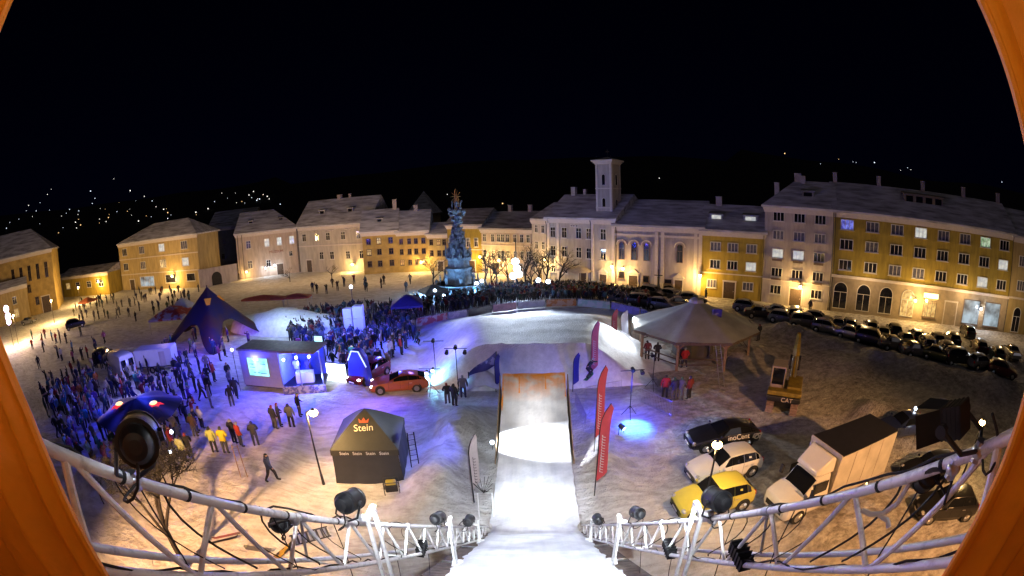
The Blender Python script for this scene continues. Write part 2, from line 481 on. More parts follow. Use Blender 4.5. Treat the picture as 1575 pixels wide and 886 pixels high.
for i in range(NS+1):
    s = S0+(S1-S0)*i/NS
    zb = run_z(s)-.16 if s < 14.3 else -.15
    for j in range(NT+1): 
        und.append(RT(s+(0 if s < 24.9 else -.25), (-1+2*j/NT)*(1.74 if s < 14.5 else 1.9), zb))
F = []
w_ = NT+1
for i in range(NS):
    for j in range(NT):
        F.append((i*w_+j, i*w_+j+1, (i+1)*w_+j+1, (i+1)*w_+j))
mb.add(top+und, F)
mb.mi = 1
SF = []
for i in range(NS):
    for j in (0, NT):
        a, b = i*w_+j, (i+1)*w_+j
        SF.append((a, b, n0+b, n0+a))
for j in range(NT):
    a, b = NS*w_+j, NS*w_+j+1
    SF.append((a, b, n0+b, n0+a)); SF.append((j, j+1, n0+j+1, n0+j))
mb.add([], []); base = 0
mb.f += SF; mb.m += [1]*len(SF)
me = mb.mesh('snow_run', [M['run'], M['snow_clean']], True)
uvl = me.uv_layers.new(name='run')
for lp in me.loops:
    v = me.vertices[lp.vertex_index].co
    s, t = st(v.x, v.y)
    uvl.data[lp.index].uv = (t, s)
struct(link_mesh('snow_run', me))
# timber side boards of the kicker
for sd in (-1, 1):
    mb = MB()
    for k in range(14):
        s0, s1 = 19.6+k*.39, 19.6+k*.39+.385
        z0, z1 = run_z(s0), run_z(s1)
        t0, t1 = sd*1.97, sd*2.03
        vs = [RT(s0,t0,-.1),RT(s1,t0,-.1),RT(s1,t0,z1-.05),RT(s0,t0,z0-.05),RT(s0,t1,-.1),RT(s1,t1,-.1),RT(s1,t1,z1-.05),RT(s0,t1,z0-.05)]
        mb.add(vs, [(0,1,2,3),(4,7,6,5),(3,2,6,7),(0,3,7,4),(1,5,6,2),(0,4,5,1)])
    o = mb.build('kicker_side', M['wood_pale'])
    tag(o, 'upright boards closing the %s of the snow take-off ramp' % ('side nearer the red flags' if sd > 0 else 'side nearer the snow bank'), 'side boards')
# deck and scaffold that carry the run-in
deck = thing('ramp_scaffold', 'timber deck and steel scaffold that carry the steep snow run', 'scaffold', RT(.2, 0, 0))
deck.rotation_euler = (0, 0, -RAZ)
mb = MB()
k = 0
s = .0
while s < 13.9:
    z = 10.75-.735*s
    mb.add([(-2.25, s-.2, z-.2),(2.25, s-.2, z-.2),(2.25, s-.2+.235, z-.2-.173),(-2.25, s-.2+.235, z-.2-.173),
            (-2.25, s-.2, z-.26),(2.25, s-.2, z-.26),(2.25, s-.2+.235, z-.26-.173),(-2.25, s-.2+.235, z-.26-.173)],
           [(0,1,2,3),(4,7,6,5),(0,4,5,1),(1,5,6,2),(2,6,7,3),(3,7,4,0)])
    s += .25
mb.build('deck', M['wood'], deck)
for i in range(6):
    s = .3+i*2.4; z = 10.75-.735*s-.3
    if z < .5: break
    for t in (-2.1, 2.1):
        MB().tube([(t, s, -.1), (t, s, z)], .03).build('standard', M['chrome'], deck)
    mb = MB(); mb.tube([(-2.2, s, z-.02), (2.2, s, z-.02)], .03)
    if z > 2.5: mb.tube([(-2.1, s, z*.5), (2.1, s, z*.5)], .026); mb.tube([(-2.1, s, .2), (2.1, s, z-.1)], .026)
    mb.build('ledger', M['chrome'], deck)
mb = MB(); mb.box(-2.25, 2.25, -3.2, -.15, 10.62, 10.74); mb.build('platform', M['wood'], deck)

# ---- landing heap
def land(u, v):
    s = 29.2+27*u; t = -13+26*v
    if s < 31: a = max(0, (s-29.2)/1.5)**.7
    else: a = 1
    a = min(1, a)
    prof = a*3.0 if s < 36.5 else 3.0*max(0, .5+.5*math.cos(math.pi*min(1, (s-36.5)/15.5)))
    half = 3.2 + .16*max(0, s-31)
    e = max(0, abs(t)-half)
    fl = 5.6+.12*max(0, s-31)
    k = max(0, 1-e/fl); k = k*k*(3-2*k)
    h = prof*k + (.05*noise.noise(Vector((s*.6, t*.6, 2)))+(.09 if s < 31.2 or k < .98 else .02)*noise.noise(Vector((s*2, t*2, 5))))*min(1, prof*k*2)
    p = RT(s, t, 0)
    if k <= 0 or prof < .03: h = -.35
    p.z = h + (bump_h(p.x, p.y)*.0)
    return p
mb = MB(); mb.grid(land, 90, 80)
struct(mb.build('snow_landing', M['snow_clean'], smooth=True))
# smooth outrun skirt of cleaner snow laid round the landing
def outrun(u, v):
    s = 30+25*u; t = -17+31*v
    p = RT(s, t, 0)
    e = min(u, 1-u, v, 1-v)*12
    p.z = bump_h(p.x, p.y)+.03+.04*noise.noise(Vector((p.x*.5, p.y*.5, 9)))
    if e < 1: p.z -= .25*(1-e)+.12*noise.noise(Vector((p.x, p.y, 3)))
    return p
mb = MB(); mb.grid(outrun, 60, 70)
struct(mb.build('snow_outrun', M['snow_clean'], smooth=True))

# white heap of snow behind the screen trailer
A_ = [G(362,492), G(512,492)]
c_ = G(432, 512)
def heap(u, v):
    a = 2*math.pi*u; r = v
    p = G(437, 505)
    ex, ey = 8.0, 3.6
    x, y = p.x+ex*r*math.cos(a), p.y+ey*r*math.sin(a)
    k = max(0, 1-r*r)
    z = 2.2*k**.45*(1-.10*math.sin(x*.8+1))+.18*noise.noise(Vector((x*.6, y*.6, 0)))*k
    return (x, y, z-.05)
mb = MB(); mb.grid(heap, 40, 14)
struct(mb.build('snow_heap', M['snow_clean'], smooth=True))

# ================================================================== BUILDINGS
class Bld:
    cache = {}
    def __init__(s, name, label, A, B, h, depth, wall, cat='building', group=None):
        s.A, s.B = Vector(A), Vector(B)
        d = s.B-s.A
        s.L, s.h, s.D = d.length, h, depth
        s.o = thing(name, label, cat, (A[0], A[1], 0), math.atan2(d.y, d.x), group)
        MB().box(0, s.L, 0, depth, -.3, h).build('wall', wall, s.o)
    def roof(s, kind, rh, m=None, over=.45, hipl=None, hipr=None):
        m = m or M['snow_roof']
        L, D, h, o = s.L, s.D, s.h, over
        th = .28
        hl = (D/2 if hipl is None else hipl) if kind == 'hip' else (hipl or 0)
        hr = (D/2 if hipr is None else hipr) if kind == 'hip' else (hipr or 0)
        e = [(-o,-o,h),(L+o,-o,h),(L+o,D+o,h),(-o,D+o,h)]
        r = [(hl-(o if hl == 0 else 0), D/2, h+rh), (L-hr+(o if hr == 0 else 0), D/2, h+rh)]
        vs = e+[(x,y,z+th) for x,y,z in e]+[(x,y,z+th) for x,y,z in r]
        fs = [(0,3,2,1),(0,1,5,4),(1,2,6,5),(2,3,7,6),(3,0,4,7),(4,5,9,8),(5,6,9),(6,7,8,9),(7,4,8)]
        mb = MB(); mb.add(vs, fs)
        s.rh = rh
        s.r = mb.build('roof', m, s.o)
        mb = MB(); mb.box(-.25, L+.25, -.22, 0, h-.35, h-.003); mb.box(-.12, L+.12, -.1, 0, h-.62, h-.35)
        mb.build('cornice', M['trim'], s.o)
        return s.r
    def chimney(s, u, up=1.3, w=.7, back=.5, dbl=False):
        mb = MB(); x = s.L*u; y = s.D*back
        zr = s.h+s.rh*(1-abs(back-.5)*2)
        mb.box(x-w/2, x+w/2, y-w*.4, y+w*.4, zr-.8, zr+up)
        if dbl: mb.box(x+w*.5+.01, x+w*.5+w*.7, y-w*.4-.3, y+w*.3-.3, zr-.8, zr+up*.8)
        mb.box(x-w/2-.06, x+w/2+.06, y-w*.4-.06, y+w*.4+.06, zr+up, zr+up+.1)
        return mb.build('chimney', M['chimney'], s.r)
    def dormer(s, u, w, lit=True, hh=.95, at=.2, wall=None):
        x = s.L*u; y0 = s.D*at*.9; z0 = s.h+s.rh*at*1.8+.12
        d = MB(); d.box(x-w/2, x+w/2, y0, y0+2.2, z0, z0+hh)
        d.add([(x-w/2-.15, y0-.2, z0+hh), (x+w/2+.15, y0-.2, z0+hh), (x+w/2+.15, y0+2.6, z0+hh+.35), (x-w/2-.15, y0+2.6, z0+hh+.35),
               (x-w/2-.15, y0-.2, z0+hh+.14), (x+w/2+.15, y0-.2, z0+hh+.14), (x+w/2+.15, y0+2.6, z0+hh+.5), (x-w/2-.15, y0+2.6, z0+hh+.5)],
              [(0,3,2,1),(4,5,6,7),(0,1,5,4),(1,2,6,5),(2,3,7,6),(3,0,4,7)])
        o = d.build('dormer', wall or M['snow_dim'], s.r)
        n = max(1, int(w/1.5))
        for i in range(n):
            cx = x-w/2+w*(i+.5)/n
            MB().box(cx-w/n*.34, cx+w/n*.34, y0-.03, y0-.004, z0+.2, z0+hh-.12).build('dormer_pane', M['glass_lit'] if lit else M['glass_dark'], s.r)
    def window(s, u, z, w=1.0, h=1.4, style='cross', glass=None, frame=None, sill=True, y=0.0):
        frame = frame or M['frame_white']; glass = glass or M['glass_dark']
        key = (round(w,2), round(h,2), style, frame.name, sill)
        if key not in Bld.cache:
            f = MB(); t = .09
            if style == 'arch':
                n = 10
                pts = [(-w/2, -h/2)]+[(-w/2*math.cos(math.pi*i/n), h/2-w/2+w/2*math.sin(math.pi*i/n)) for i in range(n+1)]+[(w/2, -h/2)]
                for i in range(len(pts)-1):
                    a, b = pts[i], pts[i+1]
                    A2 = [(p[0]*(1+2*t/w*.9), p[1]+(t*.8 if p[1] > -h/2 else 0)) for p in (a, b)]
                    f.prism([a, b, A2[1], A2[0]], -.1, .0)
                f.box(-w/2-t, w/2+t, -.1, 0, -h/2-t, -h/2)
                f.box(-w/2, w/2, -.05, 0, h*.12, h*.12+.06); f.box(-.03, .03, -.05, 0, -h/2, h*.12)
                pan = MB(); pan.prism(pts, -.03, -.005)
            else:
                f.box(-w/2-t, w/2+t, -.07, 0, h/2, h/2+t); f.box(-w/2-t, w/2+t, -.07, 0, -h/2-t, -h/2)
                f.box(-w/2-t, -w/2, -.07, 0, -h/2, h/2); f.box(w/2, w/2+t, -.07, 0, -h/2, h/2)
                if style == 'triple':
                    for q in (-1, 1): f.box(q*w/6-.04, q*w/6+.04, -.055, 0, -h/2, h/2)
                elif style == 'cross':
                    f.box(-.035, .035, -.055, 0, -h/2, h/2); f.box(-w/2, -.035, -.055, 0, h*.14, h*.14+.06); f.box(.035, w/2, -.055, 0, h*.14, h*.14+.06)
                if sill: f.box(-w/2-.16, w/2+.16, -.2, 0, -h/2-t-.07, -h/2-t)
                pan = MB(); pan.box(-w/2, w/2, -.03, -.005, -h/2, h/2)
            Bld.cache[key] = (f.mesh('window', frame), {}, pan)
        fm, pc, pan = Bld.cache[key]
        if glass.name not in pc: pc[glass.name] = pan.mesh('pane', glass)
        o = link_mesh('window', fm, s.o, (s.L*u, y-.002, z))
        link_mesh('pane', pc[glass.name], o)
        return o
    def door(s, u, w=1.4, h=2.3, pediment=False, m=None):
        x = s.L*u
        d = MB(); d.box(x-w/2, x+w/2, -.06, -.003, -.05, h)
        for q in (-.25, .25):
            for zz in (.25, .6): d.box(x+q*w-w*.17, x+q*w+w*.17, -.085, -.06, h*zz-h*.14, h*zz+h*.14)
        o = d.build('door', m or M['door_wood'], s.o)
        f = MB(); f.box(x-w/2-.16, x-w/2, -.14, 0, -.05, h); f.box(x+w/2, x+w/2+.16, -.14, 0, -.05, h); f.box(x-w/2-.2, x+w/2+.2, -.16, 0, h, h+.2)
        if pediment:
            f.prism([(x-w/2-.4, h+.3), (x+w/2+.4, h+.3), (x, h+1.0)], -.25, 0)
        f.build('door_frame', M['trim'], o)
        MB().ball((x+w*.38, -.11, h*.45), .05, 6).build('handle', M['chrome'], o)
    def band(s, z, hgt=.18, out=.09, m=None, u0=0, u1=1):
        MB().box(s.L*u0-.02, s.L*u1+.02, -out, -.001, z, z+hgt).build('string_course', m or M['trim'], s.o)
    def pilaster(s, u, w=.5, z0=0, z1=None, out=.13):
        MB().box(s.L*u-w/2, s.L*u+w/2, -out, -.002, z0, z1 or s.h-.63).build('pilaster', M['trim'], s.o)
    def downpipe(s, u):
        MB().tube([(s.L*u, -.3, s.h-.1), (s.L*u, -.12, s.h-.75), (s.L*u, -.12, .1)], .055, 6).build('downpipe', M['metal_dark'], s.o)

def pick(seq): return rnd.choice(seq)
GD, GP, GL, GW, GB, GG, GS = (M[k] for k in ('glass_dark','glass_pale','glass_lit','glass_warm','glass_blue','glass_green','glass_shop'))

# --- right-hand row, from the church to the corner
P_F1l, P_F1r, P_F2r, P_CHr, P_Yr, P_Wr, P_OCr = (3.6,75.6), (5.9,72.1), (14.9,63.8), (25.9,57.3), (33.3,52.4), (40.6,45.7), (64.0,27.2)
b = Bld('grey_house', 'narrow grey three storey house at the end of the monastery wing', P_F1l, P_F1r, 9.7, 10, M['plaster_pale'])
b.roof('gable', 2.6, over=.25)
for z in (8.3, 5.6, 3.1):
    for u in (.3, .72): b.window(u, z, .7, 1.15)
b.door(.5, 1.1, 1.9)
b.downpipe(.97)
mon = b = Bld('monastery_wing', 'pale monastery wing with tall dark windows beside the church tower', P_F1r, P_F2r, 10.0, 11, M['plaster_pale'])
b.roof('gable', 3.6)
for u in (.09, .27, .49, .64, .845):
    b.window(u, 7.9, .85, 1.5); b.window(u, 4.95, .85, 1.5)
for u in (.09, .28): b.window(u, 2.1, .8, 1.0)
b.door(.845, 1.2, 2.0, True); b.door(.55, 1.3, 2.1)
for u in (.015, .17, .69, .985): b.pilaster(u)
b.downpipe(.67); b.chimney(.12, 1.4, .8); b.chimney(.3, 1.0, .5)
for u in (.38, .42, .46): b.window(u, 9.0, .18, .2, 'plain', sill=False)
ch = b = Bld('church', 'pale church nave with tall arched windows and pedimented doors', P_F2r, P_CHr, 9.2, 12, M['plaster_white'], 'church')
b.roof('gable', 3.6)
for u in (.085, .23, .375, .755):
    b.window(u, 5.7, .72, 2.4, 'arch', frame=M['frame_brown'])
    mb = MB(); n = 8   # hood mould over the window
    x = b.L*u
    pts = [(x-.75*math.cos(math.pi*i/n), 6.55+.75*math.sin(math.pi*i/n)) for i in range(n+1)]
    mb.tube([(p, -.1, q) for p, q in pts], .09, 6); mb.build('hood_mould', M['trim'], b.o)
b.door(.225, 1.3, 2.2, True); b.door(.75, 1.1, 2.0, True)
b.window(.085, 2.2, .8, .9, 'plain', frame=M['frame_brown']); b.window(.375, 1.8, .8, .9, 'plain', frame=M['frame_brown'], glass=GD); b.window(.63, 1.7, .9, .5, 'plain', frame=M['frame_brown'])
for u in (.49, .56, .93, .985): b.pilaster(u, .45)
b.band(7.85, .3, .1); b.downpipe(.02)
mb = MB(); x = b.L*.525   # crucifix standing against the wall
mb.box(x-.06, x+.06, -.5, -.38, 0, 3.4); mb.box(x-.6, x+.6, -.5, -.38, 2.5, 2.62); mb.ball((x, -.55, 2.3), .16, 6); mb.tube([(x, -.56, 2.2), (x, -.56, 1.3)], [.14, .08], 6)
mb.box(x-.4, x+.4, -.75, -.2, -.1, .5)
o = mb.build('wayside_cross', M['metal_dark'], None)
o.matrix_world = b.o.matrix_basis
tag(o, 'dark wayside cross standing between the church doors', 'cross')
# bell tower
tw = 2.7
d_ = (Vector(P_F2r)-Vector(P_F1r)).normalized(); n_ = Vector((-d_.y, d_.x))
tc = on_wall(917, 300, P_F1r, P_F2r, -1.2)
tower = thing('bell_tower', 'slim square bell tower with belfry openings and a wide cornice', 'tower', (tc.x, tc.y, 0), math.atan2(d_.y, d_.x))
MB().box(0, tw, 0, tw, 8, 18.3).build('shaft', M['plaster_white'], tower)
mb = MB()
for (o_, z0, z1) in ((.12, 18.3, 18.5), (.3, 18.5, 18.72), (.5, 18.72, 18.95)): mb.box(-o_, tw+o_, -o_, tw+o_, z0, z1)
mb.build('cornice', M['trim'], tower)
for z in (14.0, 16.9-.02): MB().box(-.1, tw+.1, -.1, tw+.1, z-2.3+.0, z-2.3+.16).build('string_course', M['trim'], tower)
mb = MB(); mb.add([(-.5,-.5,18.95),(tw+.5,-.5,18.95),(tw+.5,tw+.5,18.95),(-.5,tw+.5,18.95),(tw/2,tw/2,19.5)], [(0,1,4),(1,2,4),(2,3,4),(3,0,4),(3,2,1,0)])
rf = mb.build('roof', M['snow_dim'], tower)
mb = MB(); mb.tube([(tw/2,tw/2,19.4),(tw/2,tw/2,20.7)], .05, 6); mb.box(tw/2-.3, tw/2+.3, tw/2-.04, tw/2+.04, 20.25, 20.35)
mb.build('cross', M['metal_dark'], rf)
for q in (.1, tw-.1):
    for q2 in (.1, tw-.1): MB().tube([(q, q2, 18.95), (q, q2, 19.6)], [.12, .03], 6).build('finial', M['metal_dark'], rf)
for (z, hh, face) in ((16.0, 1.6, 0), (12.6, 1.3, 0), (10.0, .8, 0), (16.0, 1.6, 1), (12.6, .9, 1)):
    n = 8; w = .62
    pts = [(-w/2, -hh/2)]+[(-w/2*math.cos(math.pi*i/n), hh/2-w/2+w/2*math.sin(math.pi*i/n)) for i in range(n+1)]+[(w/2, -hh/2)]
    mb = MB(); mb.prism(pts, -.03, -.003)
    o = mb.build('belfry_opening', M['glass_dark'], tower)
    fr = MB()
    for i in range(len(pts)-1):
        fr.tube([(pts[i][0], -.05, pts[i][1]), (pts[i+1][0], -.05, pts[i+1][1])], .05, 5)
    fo = fr.build('frame', M['trim'], o)
    if face == 0: o.location = (tw/2, 0, z)
    else: o.location = (tw, tw/2, z); o.rotation_euler = (0, 0, R(90))
for sd in (0, 1):
    mb = MB()
    for q in (.0, tw-.32):
        if sd == 0: mb.box(q, q+.32, -.07, -.002, 9, 18.3)
        else: mb.box(tw+.002, tw+.07, q, q+.32, 9, 18.3)
    mb.build('corner_strip', M['trim'], tower)

b = Bld('yellow_house', 'small yellow three storey house with lit dormers right of the church', P_CHr, P_Yr, 9.0, 10, M['plaster_yellow'])
b.roof('gable', 3.4)
for u in (.22, .5, .8):
    b.window(u, 7.0, 1.35, 1.05, 'triple', glass=GP); b.window(u, 4.6, 1.35, 1.05, 'triple', glass=(GL if u == .8 else GD))
b.window(.18, 1.9, 1.2, 1.0, 'triple', glass=GP); b.window(.77, 1.9, 1.4, 1.0, 'triple', glass=GP)
b.door(.47, 1.6, 2.3); b.band(3.3, .14)
b.dormer(.2, 2.0); b.dormer(.76, 2.2); b.chimney(.2, 1.3, .9)
b.downpipe(.99)
mb = MB(); x = b.L*.47   # bay over the door
b = Bld('white_apartment_house', 'pale five storey apartment house between two yellow buildings', P_Yr, P_Wr, 12.65, 11, M['plaster_white'])
b.roof('hip', 3.7, hipl=3.8, hipr=.001)
for i, z in enumerate((11.5, 9.1, 6.7, 4.2, 1.9)):
    for j, u in enumerate((.2, .5, .8)):
        if i == 4 and j == 1: continue
        g = GD
        if i == 1: g = pick([GP, GP, GB])
        if i == 2 and j < 2: g = GL
        b.window(u, z, 1.45, 1.05, 'triple', glass=g)
        if i in (2, 3):
            MB().box(b.L*u-.7, b.L*u+.7, -.42, -.2, z-.98, z-.75).build('window_box', M['frame_brown'], b.o)
b.door(.5, 1.7, 2.3); b.chimney(.42, 1.2, 1.0, dbl=True); b.dormer(.6, 1.8, False); b.chimney(.12, 1.0, .7, .32)
b.band(3.1, .12)
b.downpipe(.99)
och = b = Bld('ochre_apartment_house', 'long ochre apartment block with arched shop windows at street level', P_Wr, P_OCr, 12.65, 12, M['plaster_ochre'])
b.roof('gable', 3.9)
lit = {(0,0): GB, (0,1): GP, (0,2): GP, (0,3): GL, (0,4): GP, (0,5): GP, (0,6): GG, (1,7): GL, (1,1): GP, (2,2): GP, (2,3): GP, (2,6): GL}
for i, z in enumerate((11.2, 8.7, 6.1)):
    for j in range(8):
        b.window((j+.5)/8, z, 1.75, 1.15, 'triple', glass=lit.get((i, j), GD))
MB().box(0, b.L, -.1, -.001, -.2, 4.45).build('rusticated_base', M['plaster_grey'], b.o)
b.band(4.45, .35, .22)
for u in (.05, .165, .28, .395):
    b.window(u, 2.2, 1.9, 3.3, 'arch', glass=(GD if u != .395 else GW), frame=M['trim'], y=-.1)
b.window(.52, 1.8, 2.0, 2.0, 'triple', glass=GW, y=-.1, frame=M['frame_brown'])
MB().box(b.L*.52-1.2, b.L*.52+1.2, -.3, -.12, 3.2, 3.8).build('lit_shop_sign', emit('yellow_sign_face', (1,.75,.3), 2.2), b.o)
b.door(.64, 2.0, 3.0)
for u in (.765, .9):
    b.window(u, 2.1, 2.9, 3.0, 'plain', glass=GS, frame=M['frame_brown'], y=-.1)
MB().box(b.L*.83-.45, b.L*.83+.45, -.16, -.1, 0, 2.6).build('shop_door', M['wood_pale'], b.o)
for u in (.015, .25, .5, .75, .985): b.chimney(u, 1.5, .6)
b.dormer(.48, 6.5, False, 1.2, .28, M['plaster_grey']); b.downpipe(.005); b.downpipe(.995)
P_C2 = (P_OCr[0]+14, P_OCr[1]-11.5)
b = Bld('corner_house', 'sand coloured corner house at the right end of the row', P_OCr, P_C2, 12.5, 12, M['plaster_sand'])
b.roof('gable', 3.6)
for z in (9.6, 6.4):
    for u in (.12, .34, .6): b.window(u, z, 1.5, 1.2, 'triple', glass=GP)
b.window(.12, 1.9, 1.5, 3.2, 'arch'); b.band(4.6, .25); b.window(.4, 1.9, 1.5, 3.2, 'arch', glass=GW)

# --- far end of the square
b = Bld('ochre_corner_house', 'ochre house half hidden behind the plague column', (-11.9,84.9), (-5.3,82.1), 8.7, 10, M['plaster_ochre'])
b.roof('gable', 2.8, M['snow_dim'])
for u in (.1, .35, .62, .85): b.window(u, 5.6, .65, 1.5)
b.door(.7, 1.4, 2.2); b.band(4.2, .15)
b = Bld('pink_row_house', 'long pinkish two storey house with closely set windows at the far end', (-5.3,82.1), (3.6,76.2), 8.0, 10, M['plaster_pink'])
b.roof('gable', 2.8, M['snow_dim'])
for u in (.07, .24, .36, .44, .54, .68, .81, .93):
    b.window(u, 6.5, .6, 1.25); b.window(u, 3.6, .6, 1.25)
b.door(.3, 1.3, 2.0); b.door(.75, 1.3, 2.0); b.band(5.1, .15); b.chimney(.3); b.chimney(.7)
castle = thing('castle_tower', 'squat square stone tower with a pyramid roof rising behind the houses', 'tower', (-23.3, 117, 0), R(-8))
MB().box(-3.4, 3.4, 0, 7, 0, 10.6).build('shaft', M['plaster_sand'], castle)
mb = MB(); mb.add([(-3.9,-.5,10.6),(3.9,-.5,10.6),(3.9,7.5,10.6),(-3.9,7.5,10.6),(0,3.5,16.6)], [(0,1,4),(1,2,4),(2,3,4),(3,0,4),(3,2,1,0)]); mb.build('roof', M['snow_roof'], castle)
for q in (-1.8, 1.8): MB().box(q-.35, q+.35, -.05, -.002, 8.6, 9.7).build('loophole', M['glass_dark'], castle)

# --- left far side, ochre trio then the museum
b = Bld('old_ochre_house', 'weathered ochre house with a tall chimney beside the pale gabled house', (-28.9,85.0), (-22.1,86.2), 8.1, 9, M['plaster_old'])
b.roof('gable', 4.2)
for i, z in enumerate((6.4, 4.3, 2.0)):
    for j, u in enumerate((.18, .48, .82)):
        b.window(u, z, .75, 1.0, glass=(GW if (i, j) in ((0,1), (1,0)) else GD), frame=M['frame_brown'])
b.chimney(.93, 2.0, .8); b.dormer(.5, 1.2, False)
b = Bld('ochre_twin_house', 'narrow ochre house with four window bays next to a taller chimney', (-22.1,86.2), (-16,86.5), 7.7, 9, M['plaster_old'])
b.roof('gable', 4.0)
for z in (6.0, 4.0, 1.9):
    for u in (.14, .4, .62, .86): b.window(u, z, .6, .9, frame=M['frame_brown'], glass=pick([GD, GD, GW]) if z < 2 else GD)
b.chimney(.55, 1.2, .8)
b = Bld('small_sand_house', 'smallest sand coloured house beside the plague column', (-16,86.5), (-11.9,85.5), 7.0, 8, M['plaster_sand'])
b.roof('gable', 2.0)
for z in (5.6, 3.5):
    for u in (.18, .55, .82): b.window(u, z, .6, .95, glass=pick([GD, GW]), frame=M['frame_brown'])
b.door(.6, 1.1, 1.9)
b = Bld('gabled_pale_house', 'pale house with curved plaster ornament and roof dormers', (-47.1,92.4), (-28.9,89.6), 9.8, 12, M['plaster_pale'])
b.roof('gable', 5.6)
for u in (.1, .29, .45, .66, .86): b.window(u, 7.6, .95, 1.5, glass=pick([GD, GD, GP]))
for u in (.34, .49, .71, .89): b.window(u, 3.5, .95, 1.5)
b.door(.15, 1.4, 2.6); b.band(5.6, .2)
for i in range(4):   # scalloped frieze
    x0 = b.L*(.04+.235*i); mb = MB()
    mb.tube([(x0+4.0*k/10, -.06, 8.75+.45*math.sin(math.pi*k/10)) for k in range(11)], .08, 5); mb.build('scallop', M['trim'], b.o)
b.dormer(.3, 1.5, False, 1.1, .22); b.dormer(.7, 1.5, False, 1.1, .22); b.chimney(.45, 1.0, .9); b.chimney(.6, 1.0, .5)
b.downpipe(.005)
mus = b = Bld('museum', 'pinkish museum house with red brown lettering on its front', (-60.0,85.4), (-47.1,92.4), 9.8, 13, M['plaster_pink'])
b.roof('hip', 4.6, hipl=.8, hipr=5.5)
for u in (.2, .5, .7, .9): b.window(u, 7.4, 1.0, 1.6, glass=(GL if u > .3 else GP))
b.window(.2, 3.0, 1.0, 1.6, glass=GP); b.window(.5, 2.8, .9, 1.4); b.window(.87, 4.4, .7, 1.0)
b.door(.68, 1.5, 2.4); b.downpipe(.1); b.downpipe(.03); b.downpipe(.985)
text_mesh('MÚZEUM', .8, mat('brown_letters', (.22,.05,.03), .6), b.o, (b.L*.64, -.02, 5.2), (R(90),0,0), .015)
for u in (.25, .75): b.dormer(u, 1.2, False, .8, .22)
b = Bld('dark_house', 'dark unlit house set back behind a white gate wall', (-74.5,93.5), (-62.2,96.0), 11.6, 11, M['plaster_dark'])
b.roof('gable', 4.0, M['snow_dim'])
for u in (.35, .62, .78, .92): b.window(u, 8.2, .8, 1.2, glass=GP, frame=M['frame_brown']); 
for u in (.3, .8): b.window(u, 4.6, .8, 1.2, frame=M['frame_brown'])
gw = thing('gate_wall', 'low white wall with a dark arched gateway', 'wall', (-65.1,76.4,0), math.atan2(7.2, 6.0))
Lg = math.hypot(6.0, 7.2)
mb = MB(); mb.box(0, Lg, 0, .5, -.2, 3.6); mb.box(-.1, Lg+.1, -.1, .6, 3.6, 3.8); mb.build('wall', M['plaster_white'], gw)
mb = MB(); n = 10; w = 2.4; pts = [(Lg*.45-w/2, -.1)]+[(Lg*.45-w/2*math.cos(math.pi*i/n), 1.6+w/2*math.sin(math.pi*i/n)) for i in range(n+1)]+[(Lg*.45+w/2, -.1)]
mb.prism(pts, -.03, -.003); mb.build('gate', M['glass_dark'], gw)

b = Bld('yellow_corner_house', 'large yellow three storey house with snowy hipped roof and lit shop window', (-96.1,78.0), (-65.3,77.2), 11.2, 8, M['plaster_sand'])
b.roof('hip', 3.6, hipl=12, hipr=6)
for i, u in enumerate((.09, .34, .6, .86)):
    b.window(u, 9.3, 2.0, 1.6, 'triple', glass=(GD, GP, GL, GP)[i])
    b.window(u, 5.7, 2.0, 1.6, 'triple', glass=(GD, GP, GP, GL)[i])
b.band(7.4, .18); b.band(3.7, .18)
b.window(.37, 1.9, 5.6, 2.2, 'triple', glass=GS); b.window(.67, 2.2, 3.6, 1.7, 'plain', glass=GD); b.window(.9, 2.3, 2.6, 1.5, 'plain', glass=GD)
b.door(.16, 2.0, 2.5)
b = Bld('low_yellow_row', 'low yellow single storey row with lamps on its front', (-121,71.5), (-96.3,73.0), 5.3, 9, M['plaster_yellow'])
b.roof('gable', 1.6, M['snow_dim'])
for u in (.15, .38, .62, .86): b.window(u, 2.9, 2.0, 1.4, 'cross', glass=pick([GD, GW]))
b.window(.8, 3.6, 1.6, .9, glass=GD)
lc = b = Bld('old_town_hall', 'tall shaded ochre building at the left edge with narrow windows', (-120,31.5), (-100.1,56.7), 13.4, 14, M['plaster_old'])
b.roof('hip', 5.5, hipl=7, hipr=7)
for u in (.62, .7, .78, .86, .94): b.window(u, 9.3, .8, 3.2, 'cross', frame=M['frame_brown'])
for u in (.66, .76): b.window(u, 6.0, .9, 1.6, frame=M['frame_brown'])
for u in (.68, .82): b.window(u, 3.0, 1.0, 1.6, frame=M['frame_brown'], glass=GW if u < .7 else GD)
b.door(.9, 2.4, 3.6); 
b = Bld('lean_to', 'lower ochre annexe with a snowy roof in front of the tall building', (-106.5,39.5), (-102.2,48.5), 7.2, 5, M['plaster_sand'])
b.roof('gable', 1.4, over=.3)
b.window(.6, 4.6, 1.1, 1.5); b.window(.6, 1.9, 1.1, 1.5, glass=GW)
